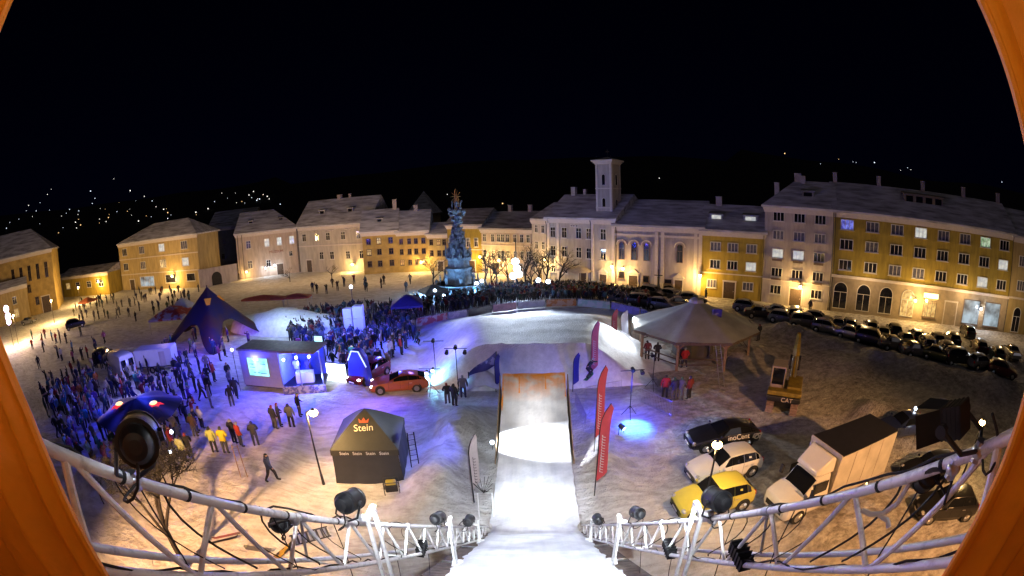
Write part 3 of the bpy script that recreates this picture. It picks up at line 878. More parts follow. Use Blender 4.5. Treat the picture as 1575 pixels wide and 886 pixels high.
# ================================================================== VEHICLES
def paint(name, c, rough=.28, metal=.0):
    m = mat(name, c, rough, metal, var=.06, scale=2)
    m.node_tree.nodes['Principled BSDF'].inputs['Coat Weight'].default_value = .5
    return m
M['p_black'] = paint('black_car_paint', (.012,.012,.014))
M['p_white'] = paint('white_car_paint', (.62,.60,.58))
M['p_yellow'] = paint('yellow_car_paint', (.50,.43,.07))
M['p_orange'] = paint('orange_car_paint', (.30,.075,.02))
M['p_red'] = paint('dark_red_car_paint', (.16,.01,.012))
M['p_grey'] = paint('grey_car_paint', (.10,.10,.11)); M['p_blue'] = paint('blue_car_paint', (.02,.03,.08)); M['p_silver'] = paint('silver_car_paint', (.35,.35,.36), .25, .6)
M['p_maroon'] = paint('maroon_car_paint', (.06,.01,.012)); M['p_green'] = paint('green_car_paint', (.02,.04,.025))
M['head_off'] = mat('clear_headlamp', (.5,.5,.52), .08, .3, var=0); M['head_on'] = emit('lit_headlamp', (1,.95,.85), 12)
M['tail'] = mat('red_taillamp', (.35,.01,.01), .15, var=0)
M['carglass'] = mat('car_window_glass', (.008,.009,.011), .05, var=0, spec=.9)

HATCH = [(2.0,.60,.34,.55,.57,.45),(1.86,.76,.22,.66,.69,.6),(1.25,.83,.2,.84,.89,.62),(.78,.84,.2,.93,.97,.66),(.05,.85,.2,.95,1.42,.58),(-.65,.85,.2,.96,1.47,.6),(-1.4,.84,.22,.98,1.40,.57),(-1.88,.79,.26,.95,1.0,.62),(-2.0,.70,.36,.72,.75,.55)]
SPORT = [(2.2,.66,.3,.5,.52,.5),(2.05,.82,.2,.62,.65,.62),(1.35,.88,.18,.80,.84,.66),(.75,.89,.18,.90,.94,.7),(-.1,.89,.18,.92,1.27,.58),(-.7,.9,.18,.93,1.31,.58),(-1.35,.9,.2,.95,1.2,.56),(-1.95,.86,.25,.93,.97,.62),(-2.15,.76,.35,.72,.75,.55)]
SUV = [(2.05,.68,.42,.72,.75,.5),(1.92,.82,.3,.86,.9,.64),(1.3,.87,.28,1.0,1.05,.68),(.9,.88,.28,1.06,1.1,.7),(.3,.89,.28,1.08,1.62,.64),(-.7,.89,.28,1.09,1.68,.66),(-1.7,.88,.3,1.1,1.6,.63),(-2.0,.85,.34,1.06,1.1,.7),(-2.1,.78,.42,.85,.88,.6)]
SEDAN = [(2.2,.64,.34,.55,.57,.5),(2.05,.80,.22,.68,.71,.62),(1.3,.86,.2,.86,.9,.66),(.8,.87,.2,.93,.97,.68),(.0,.87,.2,.95,1.38,.58),(-.8,.87,.2,.96,1.41,.58),(-1.35,.86,.22,.97,1.05,.64),(-1.95,.82,.26,.95,1.0,.64),(-2.15,.72,.36,.74,.77,.58)]

def car_mesh_parts(st_, wheel=.31):
    def ring(q):
        x, w, zl, zb, zr, wr = q
        R_ = [(w*.88,zl),(w,zl+.2),(w*1.005,zb-.14),(w*.965,zb),(wr,zr-.05),(wr*.6,zr)]
        return [(x, a, b) for a, b in R_]+[(x, -a, b) for a, b in reversed(R_)]
    rings = [ring(q) for q in st_]
    n = 12
    body = MB()
    vs = [v for r in rings for v in r]
    fs = []
    for i in range(len(rings)-1):
        for j in range(n):
            fs.append((i*n+j, (i+1)*n+j, (i+1)*n+(j+1)%n, i*n+(j+1)%n))
    fs.append(tuple(range(n))); fs.append(tuple((len(rings)-1)*n+j for j in range(n-1, -1, -1)))
    body.add(vs, fs)
    cab = [i for i, q in enumerate(st_) if q[4]-q[3] > .2]
    c0, c1 = cab[0], min(cab[-1], len(st_)-2)
    def strip(a, b, j0, j1, ia=.1, ib=.1, ja=.06):
        """glass between rings a,b over ring points j0..j1, inset, a hair proud"""
        mb = MB(); A, B = [Vector(rings[a][j]) for j in range(j0, j1+1)], [Vector(rings[b][j]) for j in range(j0, j1+1)]
        k = len(A)-1
        P = []
        for r_, f in ((0, ia), (1, 1-ib)):
            row = [A[j].lerp(B[j], f) for j in range(k+1)]
            row[0] = row[0].lerp(row[1], ja*k); row[-1] = row[-1].lerp(row[-2], ja*k)
            P.append(row)
        nrm = (P[1][k//2]-P[0][k//2]).cross(P[0][min(k, k//2+1)]-P[0][k//2])
        nrm.normalize()
        ctr = Vector((st_[4][0], 0, .9))
        if (nrm.y if j0 == 3 else -nrm.y if j0 == 7 else nrm.z) < 0: nrm = -nrm
        vs = [v+nrm*.022 for v in P[0]]+[v+nrm*.022 for v in P[1]]
        fs = [(j, j+1, k+2+j, k+1+j) for j in range(k)]
        mb.add(vs, fs); return mb
    glass = [('windscreen', strip(c0-1, c0, 4, 7, .1, .06, .03)), ('rear_window', strip(c1, c1+1, 4, 7, .12, .12, .05))]
    for sd in (0, 1):
        j = 3 if sd == 0 else 7
        mb = MB()
        for i in range(c0-1, c1+1):
            if i == c0-1: q = strip(i, i+1, j, j+1, .45, .0, .07)
            elif i == c1: q = strip(i, i+1, j, j+1, .0, .55, .10)
            else: q = strip(i, i+1, j, j+1, .0, .025, .08)
            mb.add(q.v, q.f)
        glass.append(('side_window', mb))
    x0, w0, _, zb0, *_r = st_[1]
    return body, glass
def wheel_parts(r=.31, w=.2):
    t = MB(); n = 18
    prof = [(r*.62,-w/2),(r*.93,-w/2),(r,-w/2+.03),(r,w/2-.03),(r*.93,w/2),(r*.62,w/2)]
    vs, fs = [], []
    for q, y in prof:
        for k in range(n): vs.append((q*math.cos(2*math.pi*k/n), y, q*math.sin(2*math.pi*k/n)))
    for i in range(len(prof)-1):
        for k in range(n): fs.append((i*n+k, i*n+(k+1)%n, (i+1)*n+(k+1)%n, (i+1)*n+k))
    t.add(vs, fs)
    rm = MB(); rm.tube([(0,-w*.42,0),(0,w*.42,0)], r*.64, n)
    for k in range(5):
        a = 2*math.pi*k/5
        for y in (-w*.42, w*.42):
            rm.bar((0,y,0),(r*.6*math.cos(a), y, r*.6*math.sin(a)), .06)
    return t, rm
def make_car(label, st_, pm, px=None, loc=None, rz=0, group=None, name='parked_car', on=False, wr=.31, cat='car'):
    c = thing(name, label, cat, loc, rz, group)
    body, glass = car_mesh_parts(st_)
    bo = body.build('body', pm, c, smooth=True)
    sb = bo.modifiers.new('soft', 'BEVEL'); sb.width = .05; sb.segments = 2; sb.angle_limit = R(25)
    for nme, g_ in glass: g_.build(nme, M['carglass'], c)
    tm, rm = wheel_parts(wr)
    tme, rme = tm.mesh('wheel', M['rubber'], True), rm.mesh('rim', M['chrome'])
    xf, xr = st_[2][0]+.05, st_[-3][0]+.12
    wy = st_[4][1]-.07
    for x in (xf, xr):
        for sd in (-1, 1):
            w = link_mesh('wheel', tme, c, (x, sd*wy, wr)); link_mesh('rim', rme, w)
            MB().tube([(x, sd*(wy-.02), wr+.03), (x, sd*(st_[4][1]+.006), wr+.03)], wr*1.2, 18).build('wheel_arch', M['rubber'], c)
    for sd in (-1, 1):
        for i in [c0_ for c0_ in range(3, len(st_)-3)][:3]:
            x_, w_, zl_, zb_, zr_, wr__ = st_[i]
            MB().tube([(x_+.03, sd*(w_+.004), zl_+.22), (x_+.02, sd*(w_*1.005+.004), zb_-.14), (x_, sd*(w_*.965+.004), zb_-.005)], .009, 4).build('door_gap', M['rubber'], c)
        MB().cbox((st_[5][0]-.15, sd*(st_[5][1]+.012), st_[5][3]-.16), (.2,.03,.035)).build('door_handle', M['chrome'], c)
    bp_ = MB(); q0 = st_[0]; bp_.box(q0[0]-.12, q0[0]+.02, -q0[1]*.9, q0[1]*.9, q0[2]-.05, q0[2]+.015); bp_.build('bumper', M['rubber'], c)
    q = st_[1]
    for sd in (-1, 1):
        h = MB(); h.ball((q[0]-.04, sd*q[1]*.80, q[3]-.06), .15, 8, (.8, 1.1, .62)); h.build('headlight', M['head_on'] if on else M['head_off'], c, True)
        q2 = st_[-2]
        h = MB(); h.ball((q2[0]-.02, sd*q2[1]*.86, q2[3]-.12), .14, 8, (.6, .8, 1.1)); h.build('taillight', M['tail'], c, True)
        h = MB(); h.ball((st_[3][0]-.2, sd*(st_[3][1]+.1), st_[3][3]+.06), .1, 8, (.6, 1.1, .75)); h.build('mirror', pm, c, True)
    g_ = MB(); q0 = st_[0]; g_.box(q0[0]-.08, q0[0]+.015, -q0[1]*.55, q0[1]*.55, q0[2]+.02, q0[2]+.13); g_.build('grille', M['rubber'], c)
    pl = MB(); pl.box(q0[0]+.015, q0[0]+.03, -.26, .26, q0[2]+.0, q0[2]+.1); pl.build('number_plate', M['frame_white'], c)
    return c
def yaw(a, b): 
    d = Vector(b)-Vector(a); return math.atan2(d.y, d.x)

def P0(px, py, z=0): 
    g_ = G(px, py, z); return Vector((g_.x, g_.y, bump_h(g_.x, g_.y)))
# three cars side by side on the right: black, white, yellow (noses to the left)
a, b_ = G(1062,690), G(1168,686)
blk = make_car('black sports car with white lettering and square logo on its side', SPORT, M['p_black'], loc=((a+b_)/2)+Vector((.0,.55,0)), rz=yaw(b_, a)+R(10), name='black_car')
lt = text_mesh('inoCent', .42, M['frame_white'], blk, (-.55, .915, .80), (R(68), 0, R(180)), .004)
mb = MB()
for (x0,x1,z0,z1) in ((-.28,.28,-.28,-.2),(-.28,.28,.2,.28),(-.28,-.2,-.2,.2),(.2,.28,-.2,.2)): mb.box(x0,x1,-.006,.006,z0,z1)
mb.tube([(.14*math.cos(k*math.pi/6), 0, .14*math.sin(k*math.pi/6)) for k in range(13)], .035, 5)
lg = mb.build('logo', M['frame_white'], blk); lg.location = (-1.75, .9, .66); lg.rotation_euler = (R(-18),0,0)
a, b_ = G(1064,738), G(1166,733)
make_car('white hatchback parked between the black and the yellow car', HATCH, M['p_white'], loc=((a+b_)/2)+Vector((.0,.45,0)), rz=yaw(b_, a)+R(17), name='white_car')
a, b_ = G(1044,785), G(1150,785)
make_car('small yellow hatchback nearest the white truss', [(x*.94,w,zl,zb,zr*1.02,wr_) for x,w,zl,zb,zr,wr_ in HATCH], M['p_yellow'], loc=((a+b_)/2)+Vector((.0,.35,0)), rz=yaw(b_, a)+R(20), name='yellow_car')
# the two show cars beside the stage
a, b_ = G(575,606), G(650,600)
make_car('orange coupe with glowing headlights beside the stage', SPORT, M['p_orange'], loc=((a+b_)/2)+Vector((0,.6,0)), rz=yaw(b_, a), name='orange_car', on=True)
a, b_ = G(532,600), G(585,578)
make_car('dark red car with lit headlights half behind the orange coupe', HATCH, M['p_red'], loc=((a+b_)/2)+Vector((0.2,.9,0)), rz=yaw(b_, a)+.15, name='red_car', on=True)
# left, by the heaps
proto = make_car('dark car alone on the yellow lit snow at far left', SUV, M['p_black'], loc=P0(117,505), rz=R(60), name='dark_car')
make_car('snow dusted pale car by the heaps beneath the shaded building', SEDAN, M['p_silver'], loc=P0(45,499)+Vector((0,0,.1)), rz=R(35), name='snowy_car')
make_car('black car beside the white van, half hidden', SUV, M['p_black'], loc=P0(160,556), rz=R(120), name='dark_car')
make_car('dark car behind the box truck, its lamps catching light', SEDAN, M['p_blue'], loc=P0(1385,668), rz=R(165), name='dark_car', on=False)
make_car('dark car between the box truck and the truss', HATCH, M['p_black'], loc=P0(1425,735), rz=R(160), name='dark_car')
make_car('dark hatchback lowest at the right beside the orange curtain', HATCH, M['p_black'], loc=P0(1450,790), rz=R(150), name='dark_car')

# parked rows on the right and beyond the banners
dirR = (Vector(P_OCr)-Vector(P_Wr)).normalized()
faceR = math.atan2(dirR.y, dirR.x)
prot = {}
for k, (nm, s_) in enumerate((('hatch', HATCH), ('suv', SUV), ('sedan', SEDAN))): prot[nm] = None
paints = ['p_black','p_grey','p_blue','p_maroon','p_green','p_black','p_silver','p_grey']
colname = dict(p_black='black', p_grey='dark grey', p_blue='dark blue', p_maroon='maroon', p_green='dark green', p_silver='silver')
styl = {'hatch': 'hatchback', 'suv': 'off-road car', 'sedan': 'saloon'}
def park(px, py, rz, where, grp):
    nm = pick(['hatch','hatch','suv','sedan']); pk = pick(paints)
    lab = '%s %s %s' % (colname[pk], styl[nm], where)
    loc = P0(px, py)
    if prot[nm] is None:
        prot[nm] = make_car(lab, dict(hatch=HATCH, suv=SUV, sedan=SEDAN)[nm], M[pk], loc=loc, rz=rz, group=grp); c = prot[nm]
    else: c = copy_thing(prot[nm], loc, rz, lab, grp)
    for ch in c.children:
        if ch.name.split('.')[0] in ('body','mirror'):
            ch.material_slots[0].link = 'OBJECT'; ch.material_slots[0].material = M[pk]
    c['group'] = grp
back = [(1305,507),(1338,511),(1374,516),(1408,524),(1438,530),(1462,531),(1487,517),(1553,549)]
for px, py in back: park(px, py, faceR+R(90)+rnd.uniform(-.06,.06), 'parked nose to the ochre block in the back row', 'cars in the back row of the right car park')
front = [(1170,488),(1206,497),(1240,505),(1272,512),(1309,521),(1342,530),(1375,538),(1408,547),(1440,553),(1474,559),(1508,566),(1540,578)]
for px, py in front: park(px, py, faceR+R(rnd.uniform(-20,20))+(R(90) if rnd.random()<.3 else 0), 'in the front row along the dirty snow heaps', 'cars in the front row of the right car park')
for px, py in [(1322,518),(1356,523),(1390,531),(1422,538),(1452,543),(1504,541),(1530,552),(1288,505),(1222,490)]: park(px, py, faceR+R(90)+rnd.uniform(-.12,.12), 'squeezed in the middle row of the right car park', 'cars in the middle row of the right car park')
for px, py in [(1150,478),(1198,486),(1258,497)]: park(px, py, faceR+R(rnd.uniform(-8,8)), 'parked along the street before the white apartment house', 'cars along the street on the right')
for px, py in [(945,452),(975,458),(1006,458),(1036,461),(1064,466),(960,468),(990,472),(1020,476),(1046,474),(922,449),(1000,447),(1030,450)]: park(px, py, faceR+R(rnd.uniform(-25,25)), 'among the vehicles before the church', 'cars parked before the church')

# white panel van and box trailer on the left
VAN = [(2.75,.72,.4,.75,.8,.5),(2.6,.9,.3,1.0,1.05,.6),(2.1,.96,.28,1.2,1.28,.7),(1.75,.98,.28,1.3,1.4,.75),(1.1,.99,.28,1.35,2.25,.78),(.6,.99,.28,1.4,2.42,.82),(-2.55,.99,.3,1.5,2.45,.84),(-2.7,.97,.34,1.5,2.38,.82),(-2.74,.96,.36,1.5,2.3,.8)]
van = thing('white_van', 'white panel van with two dark windows in its rear doors', 'van', P0(188,577), 0)
van.rotation_euler = (0,0,yaw(G(206,590), G(165,566)))
body, glass = car_mesh_parts(VAN)
bo = body.build('body', M['p_white'], van, True); sb = bo.modifiers.new('soft','BEVEL'); sb.width = .05; sb.segments = 2
glass[0][1].build('windscreen', M['carglass'], van)
for sd in (-1, 1):
    mb = MB(); mb.box(-2.79,-2.745, sd*.08 if sd>0 else -.88, .88 if sd>0 else -.08, .42, 2.2); d = mb.build('rear_door', M['p_white'], van, bevel=.02)
    mb = MB(); mb.box(-2.81,-2.792, (.18 if sd>0 else -.76), (.76 if sd>0 else -.18), 1.3, 2.0); mb.build('window', M['carglass'], d, bevel=.02)
    MB().box(-2.82,-2.75, sd*.93-.04, sd*.93+.04, .75, 1.05).build('taillight', M['tail'], van)
    MB().box(1.0,1.6, sd*.995-.01, sd*.995+.01, 1.45, 1.95).build('side_window', M['carglass'], van)
    MB().ball((1.75, sd*1.12, 1.5), .14, 6, (.6,.8,1.4)).build('mirror', M['rubber'], van)
MB().box(-2.9,-2.75,-.9,.9,.3,.42).build('bumper', M['rubber'], van)
tm, rm = wheel_parts(.34)
for x in (1.8,-1.7):
    for sd in (-1,1):
        w = tm.build('wheel', M['rubber'], van, True, (x, sd*.92, .34)); rm.build('rim', M['chrome'], w)
tr = thing('box_trailer', 'white box trailer with rounded corners beside the van', 'trailer', P0(240,574), yaw(G(215,576), G(265,572)))
MB().box(-2.3,2.3,0,2.0,.55,2.35).build('box', M['p_white'], tr, bevel=.12)
MB().box(.8,1.5,-.02,-.001,.7,2.1).build('door', M['plaster_white'], tr)
MB().box(-2.3,2.3,-.015,-.001,.62,.72).build('skirt', M['metal_dark'], tr)
for x in (-.35,.35):
    for y in (.02,1.85): tm.build('wheel', M['rubber'], tr, True, (x,y,.34))
mb = MB(); mb.tube([(2.3,.6,.5),(3.4,1,.5),(2.3,1.4,.5)], .04, 6); mb.build('drawbar', M['metal_dark'], tr)

# box truck
fl, fr_, rr_, rl = [G(*p, 3.1) for p in ((1250,670),(1297,702),(1377,660),(1333,643))]
fc, rc = (fl+fr_)/2, (rr_+rl)/2
tk = thing('box_truck', 'white box truck with a dark flat roof and an air deflector over the cab', 'truck', (0,0,0), 0)
ax = (fc-rc); Lb = ax.length
tk.location = (fc.x, fc.y, 0); tk.rotation_euler = (0,0,math.atan2(ax.y, ax.x))
W = 1.1
MB().box(-Lb-.3, 0, -W, W, .75, 3.06).build('cargo_box', mat('dirty_white_panel', (.46,.43,.39), .5, var=.15, scale=1.5), tk)
mb = MB(); mb.box(-Lb-.32, .02, -W-.02, W+.02, 3.06, 3.12); mb.build('roof', mat('dark_box_roof', (.012,.012,.02), .5, var=.4, scale=3), tk)
mb = MB()
for x in (0,): mb.box(x, x+.05, -W-.03, W+.03, 2.95, 3.14); mb.box(x, x+.04, W-.08, W+.02, .75, 2.95); mb.box(x, x+.04, -W-.02, -W+.08, .75, 2.95)
for k in range(1,4): mb.box(-Lb*k/3.9-.02, -Lb*k/3.9+.02, W+.002, W+.02, .8, 3.0); mb.box(-Lb*k/3.9-.02, -Lb*k/3.9+.02, -W-.02, -W-.002, .8, 3.0)
mb.box(-Lb-.3, 0, W+.002, W+.03, .72, .8); mb.box(-Lb-.3, 0, -W-.03, -W-.002, .72, .8)
mb.build('corner_rail', M['plaster_white'], tk)
CAB = [(2.55,.78,.4,.8,.85,.6),(2.4,.94,.3,1.02,1.08,.68),(1.95,1.0,.3,1.2,1.28,.74),(1.6,1.0,.3,1.3,1.36,.78),(.95,1.0,.3,1.32,2.1,.78),(.5,1.0,.3,1.34,2.2,.8),(.12,1.0,.3,1.36,2.2,.8),(.1,1.0,.32,1.3,2.15,.8),(.08,1.0,.34,1.28,2.1,.8)]
body, glass = car_mesh_parts(CAB)
bo = body.build('cab', M['p_white'], tk, True); sb = bo.modifiers.new('soft','BEVEL'); sb.width = .05; sb.segments = 2
glass[0][1].build('windscreen', M['carglass'], tk)
for sd in (-1,1):
    MB().box(.3,1.15, sd*.985-.01, sd*.985+.01, 1.4, 1.95).build('side_window', M['carglass'], tk)
    MB().ball((2.35, sd*.75, .85), .17, 8, (.7,1.2,.8)).build('headlight', M['head_off'], tk, True)
    MB().cbox((1.5, sd*1.2, 1.7), (.12,.22,.42)).build('mirror', M['rubber'], tk, bevel=.03)
df = MB()
df.add([(1.1,-.78,2.2),(1.1,.78,2.2),(.05,.9,2.24),(.05,-.9,2.24),(1.05,-.7,2.42),(1.05,.7,2.42),(.25,.8,2.98),(.25,-.8,2.98),(.05,.86,2.9),(.05,-.86,2.9)],
       [(0,1,5,4),(4,5,6,7),(7,6,8,9),(1,2,8,6,5),(0,4,7,9,3),(0,3,2,1),(3,9,8,2)])
df.build('air_deflector', M['p_white'], tk, True, bevel=.06)
MB().box(.3,.6,-.45,.45,2.6,2.9).build('vent', M['rubber'], tk) if False else None
MB().box(2.5,2.58,-.6,.6,.55,.8).build('grille', M['rubber'], tk)
tm2, rm2 = wheel_parts(.38, .24)
for x in (1.7,-Lb*.72):
    for sd in (-1,1):
        w = tm2.build('wheel', M['rubber'], tk, True, (x, sd*.92, .38)); rm2.build('rim', M['chrome'], w)
MB().box(-Lb,0,-.5,.5,.5,.76).build('chassis', M['metal_dark'], tk)

# excavator seen from behind
yl = mat('machine_yellow', (.22,.155,.015), .6, var=.4, scale=3)
ex = thing('excavator', 'yellow tracked excavator with black counterweight marked CAT and raised arm', 'excavator', P0(1217,634)+Vector((0,1.2,0)), R(-38))
for sd in (-1,1):
    mb = MB(); n = 12
    pts = [(1.45+.38*math.sin(math.pi*i/n), .38-.38*math.cos(math.pi*i/n)) for i in range(n+1)]+[(-1.45-.38*math.sin(math.pi*i/n), .38+.38*math.cos(math.pi*i/n)) for i in range(n+1)]
    mb.M = Matrix.Translation((sd*.85,0,0)) @ Matrix.Rotation(R(90),4,'Z')
    mb.prism(pts, -.24, .24)
    for i in range(11): mb.box(-1.5+i*.3, -1.36+i*.3, -.26, .26, .755, .79)
    for i in range(3):
        mb.box(1.78, 1.86, -.26,.26, .15+i*.2, .25+i*.2); mb.box(-1.86, -1.78, -.26,.26, .15+i*.2, .25+i*.2)
    mb.build('track', mat('rusty_track', (.22,.15,.12), .8, var=.4, scale=6), ex)
MB().box(-.6,.6,-1,1,.25,.75).build('undercarriage', M['metal_dark'], ex)
mb = MB(); mb.box(-1.15,1.15,-1.5,1.3,.95,1.35); mb.box(.1,1.15,-1.0,1.3,1.35,1.75); mb.build('house', yl, ex, bevel=.05)
mb = MB(); mb.box(-1.2,1.2,-1.75,-1.0,.9,1.3); mb.build('counterweight', mat('black_weight', (.015,.015,.015), .5, var=.2), ex, bevel=.1)
MB().box(-1.2,1.2,-1.72,-1.0,1.31,1.62).build('engine_cover', yl, ex, bevel=.08)
text_mesh('CAT', .42, mat('pale_letters', (.6,.5,.4), .6, var=0), ex, (.25,-1.76,1.1), (R(90),0,0), .006)
mb = MB()
for (x,y) in ((-1.1,-.5),(-.2,-.5),(-1.1,.9),(-.2,.9)): mb.tube([(x,y,1.35),(x,y,2.75)], .05, 6)
mb.box(-1.15,-.15,-.55,.95,2.75,2.85); mb.box(-1.1,-.2,-.5,.9,1.35,1.6)
cb = mb.build('cab', M['plaster_grey'], ex)
mb = MB(); mb.box(-1.07,-.23,-.52,-.5,1.62,2.72); mb.box(-1.12,-1.1,-.45,.85,1.62,2.72); mb.box(-.2,-.18,-.45,.85,1.62,2.72); mb.build('window', M['carglass'], cb)
mb = MB(); mb.tube([(.35,1.0,1.4),(.35,2.3,3.2),(.35,3.8,4.0)], [.26,.26,.16], 4); mb.build('boom', yl, ex)
mb = MB(); mb.tube([(.35,3.6,4.1),(.35,4.6,2.0)], [.14,.1], 4); am = mb.build('arm', yl, ex)
mb = MB(); mb.prism([(4.3,1.9),(5.0,2.0),(4.9,1.2),(4.5,1.0),(4.15,1.3)], -.1, .8); bk = mb.build('bucket', M['metal_dark'], am)
bk.rotation_euler = (0,0,R(90)); bk.location = (.7,0,0)
mb = MB(); mb.tube([(.2,.6,1.3),(.2,1.9,2.9)], .08, 6); mb.tube([(.5,.6,1.3),(.5,1.9,2.9)], .08, 6); mb.build('ram', M['chrome'], ex)

# ================================================================== TENTS, STAGE, KIOSK
M['tent_black'] = mat('dark_tent_cloth', (.022,.021,.018), .7, var=.15, scale=2, bump=.1, bscale=10)
M['tent_wall'] = mat('dark_tent_wall', (.016,.018,.026), .7, var=.2, scale=1.5, bump=.12, bscale=6)
tA, tB = G(521,742), G(620,742)
tn = thing('pop_up_tent', 'black pop-up tent with a peaked roof and brewery lettering on the snow', 'tent', (tA.x, tA.y, 0), yaw(tA, tB))
S = (tB-tA).length; zw = 1.95; zp = 3.4
def roofg(u, v):
    x, y = u*S, v*S
    q = max(abs(u-.5), abs(v-.5))*2
    z = zp-(zp-zw)*(q**1.25)
    return (x, y, z)
for name, f in (('front', lambda a, k: (.5-.5*k+a*k, .5-.5*k)), ('right', lambda a, k: (.5+.5*k, .5-.5*k+a*k)), ('back', lambda a, k: (.5+.5*k-a*k, .5+.5*k)), ('left', lambda a, k: (.5-.5*k, .5+.5*k-a*k))):
    mb = MB()
    def fn(u, v, f=f):
        x, y = f(u, v); sag = .14*math.sin(math.pi*u)*math.sin(math.pi*v)
        return (x*(S+.1)-.05, y*(S+.1)-.05, zp-(zp-zw)*(v**1.15)-sag*v)
    mb.grid(fn, 10, 10)
    mb.build('roof_panel', M['tent_black'], tn, True)
mb = MB()
for sd in range(4):
    mb.M = Matrix.Translation((S/2,S/2,0)) @ Matrix.Rotation(R(90*sd),4,'Z') @ Matrix.Translation((-S/2,-S/2,0))
    mb.grid(lambda u, v: (u*(S+.1)-.05, -.05-.015*math.sin(u*22)*v, zw-v*.3), 20, 2)
mb.build('valance', M['tent_black'], tn, True)
for sd in range(4):
    mb = MB()
    mb.M = Matrix.Translation((S/2,S/2,0)) @ Matrix.Rotation(R(90*sd),4,'Z') @ Matrix.Translation((-S/2,-S/2,0))
    mb.grid(lambda u, v: (u*S+(.12*v*v if u == 1 else -.12*v*v if u == 0 else 0), -.06*v-.05*abs(math.sin(u*math.pi*3))*v*.6, zw-.02-v*(zw+.02)), 30, 8)
    mb.build('side_wall', M['tent_wall'], tn, True)
for x in (.02, S-.02):
    for y in (.02, S-.02): MB().tube([(x,y,0),(x,y,zw)], .025, 6).build('leg', M['chrome'], tn)
txt_y = mat('cream_letters', (.75,.62,.42), .6, var=0)
ang = math.atan2(zp-zw, S/2)
text_mesh('Stein', .5, txt_y, tn, (S*.5, S*.235, zw+(zp-zw)*.47+.12), (ang+R(2), R(0), R(6)), .006)
mb = MB(); mb.prism([(-.3,0),(.3,0),(.36,.3),(.16,.12),(0,.36),(-.16,.12),(-.36,.3)], -.006, .006)
cr = mb.build('crown_emblem', mat('red_print', (.4,.08,.03), .6, var=0), tn); cr.scale = (.75,1,.75); cr.location = (S*.5, S*.30, zw+(zp-zw)*.60+.11); cr.rotation_euler = (ang-R(90)+R(2),0,0)
for k in range(4):
    t_ = text_mesh('Stein', .24, mat('silver_letters', (.5,.5,.55), .6, var=0) if k == 0 else bpy.data.materials['silver_letters'], tn, (S*(.2+.2*k), -.075, zw-.16), (R(88),0,R(0)), .004)

# energy drink canopy in the crowd with two red emblems
bt = G(213, 628, 2.3)
bl = thing('promo_canopy', 'dark blue promotional canopy with two lit red emblems over the crowd', 'canopy', (bt.x, bt.y, 0), R(50))
canopy_m = mat('navy_cloth', (.012,.012,.03), .6, var=.2)
mb = MB(); n = 24
def can(u, v):
    a = 2*math.pi*u; k = .5+.5*math.cos(6*a)
    r = v*(3.1+.35*k)
    return (r*math.cos(a), r*math.sin(a), 3.0-(.9-.1*k)*v**1.3)
mb.grid(can, 48, 8); mb.build('canopy', canopy_m, bl, True)
mb = MB(); mb.tube([(0,0,0),(0,0,3.05)], .05, 8); mb.build('pole', M['chrome'], bl)
red_e = emit('lit_red_print', (1,.04,.03), .9, (.6,.02,.02)); yel_e = emit('lit_yellow_print', (1,.75,.35), 1.6, (.8,.6,.2))
for (px, py) in ((185,627),(237,624)):
    q = G(px, py, 2.62)
    loc = bl.matrix_basis.inverted() @ Vector((q.x, q.y, 2.72)) if False else None
    d = Vector((q.x-bt.x, q.y-bt.y, 0)); d.rotate(Matrix.Rotation(-R(50),3,'Z'))
    e = MB()
    e.prism([(-.75,-.28),(-.5,.05),(-.2,.12),(0,.02),(.2,.12),(.5,.05),(.75,-.28),(.45,-.16),(.3,-.35),(.1,-.2),(-.1,-.2),(-.3,-.35),(-.45,-.16)], -.01,.01)
    rr = d.length; zz = 3.0-.85*(rr/3.3)**1.3+.07
    em = e.build('emblem', red_e, bl); em.location = (d.x, d.y, zz); em.rotation_euler = (R(-75),0,R(-50)+math.atan2(q.x,q.y)*-1)
    su = MB(); su.ball((0,.0,.16), .3, 8, (1,.15,.8)); su.build('sun_disc', yel_e, em)

# star shaped tent with pointed legs
c0 = G(330, 520)
stt = thing('star_tent', 'tall dark purple star tent with pointed legs and arched openings', 'tent', (c0.x, c0.y, 0), R(18))
starm = mat('star_cloth', (.010,.007,.03), .6, c2=(.05,.016,.012), scale=.35, thresh=(.45,.6), bump=.1, bscale=8)
NL = 5
def star(u, v):
    a = 2*math.pi*u; k = abs(math.cos(NL*a/2))**4
    re = 3.5+3.7*k; ze = 2.5*(1-k)**1.1
    r = re*v
    z = 6.0+(ze-6.0)*(v**.97)
    if v < .02: r = .05
    return (r*math.cos(a), r*math.sin(a), z)
mb = MB(); mb.grid(star, 100, 16); mb.build('canopy', starm, stt, True)
mb = MB(); mb.tube([(0,0,0),(0,0,6.2)], .07, 8); mb.build('mast', M['metal_dark'], stt)
for k in range(NL):
    a = 2*math.pi*k/NL
    mb = MB(); mb.grid(lambda u, v: (1.0*math.cos(a+.0)+(.35+u*.75)*math.cos(a)-(v-.5)*.9*math.sin(a)*(1-u*.5), 1.0*math.sin(a)+(.35+u*.75)*math.sin(a)+(v-.5)*.9*math.cos(a)*(1-u*.5), star(k/NL, (1.35+u*.75)/7.2)[2]+.08), 4, 4)
    if k % 2 == 0: mb.build('emblem_panel', emit('amber_print', (1,.35,.03), .12, (.5,.2,.02)) if k == 0 else bpy.data.materials['amber_print'], stt)  # amber patches: light on the cloth put in as a faint glow

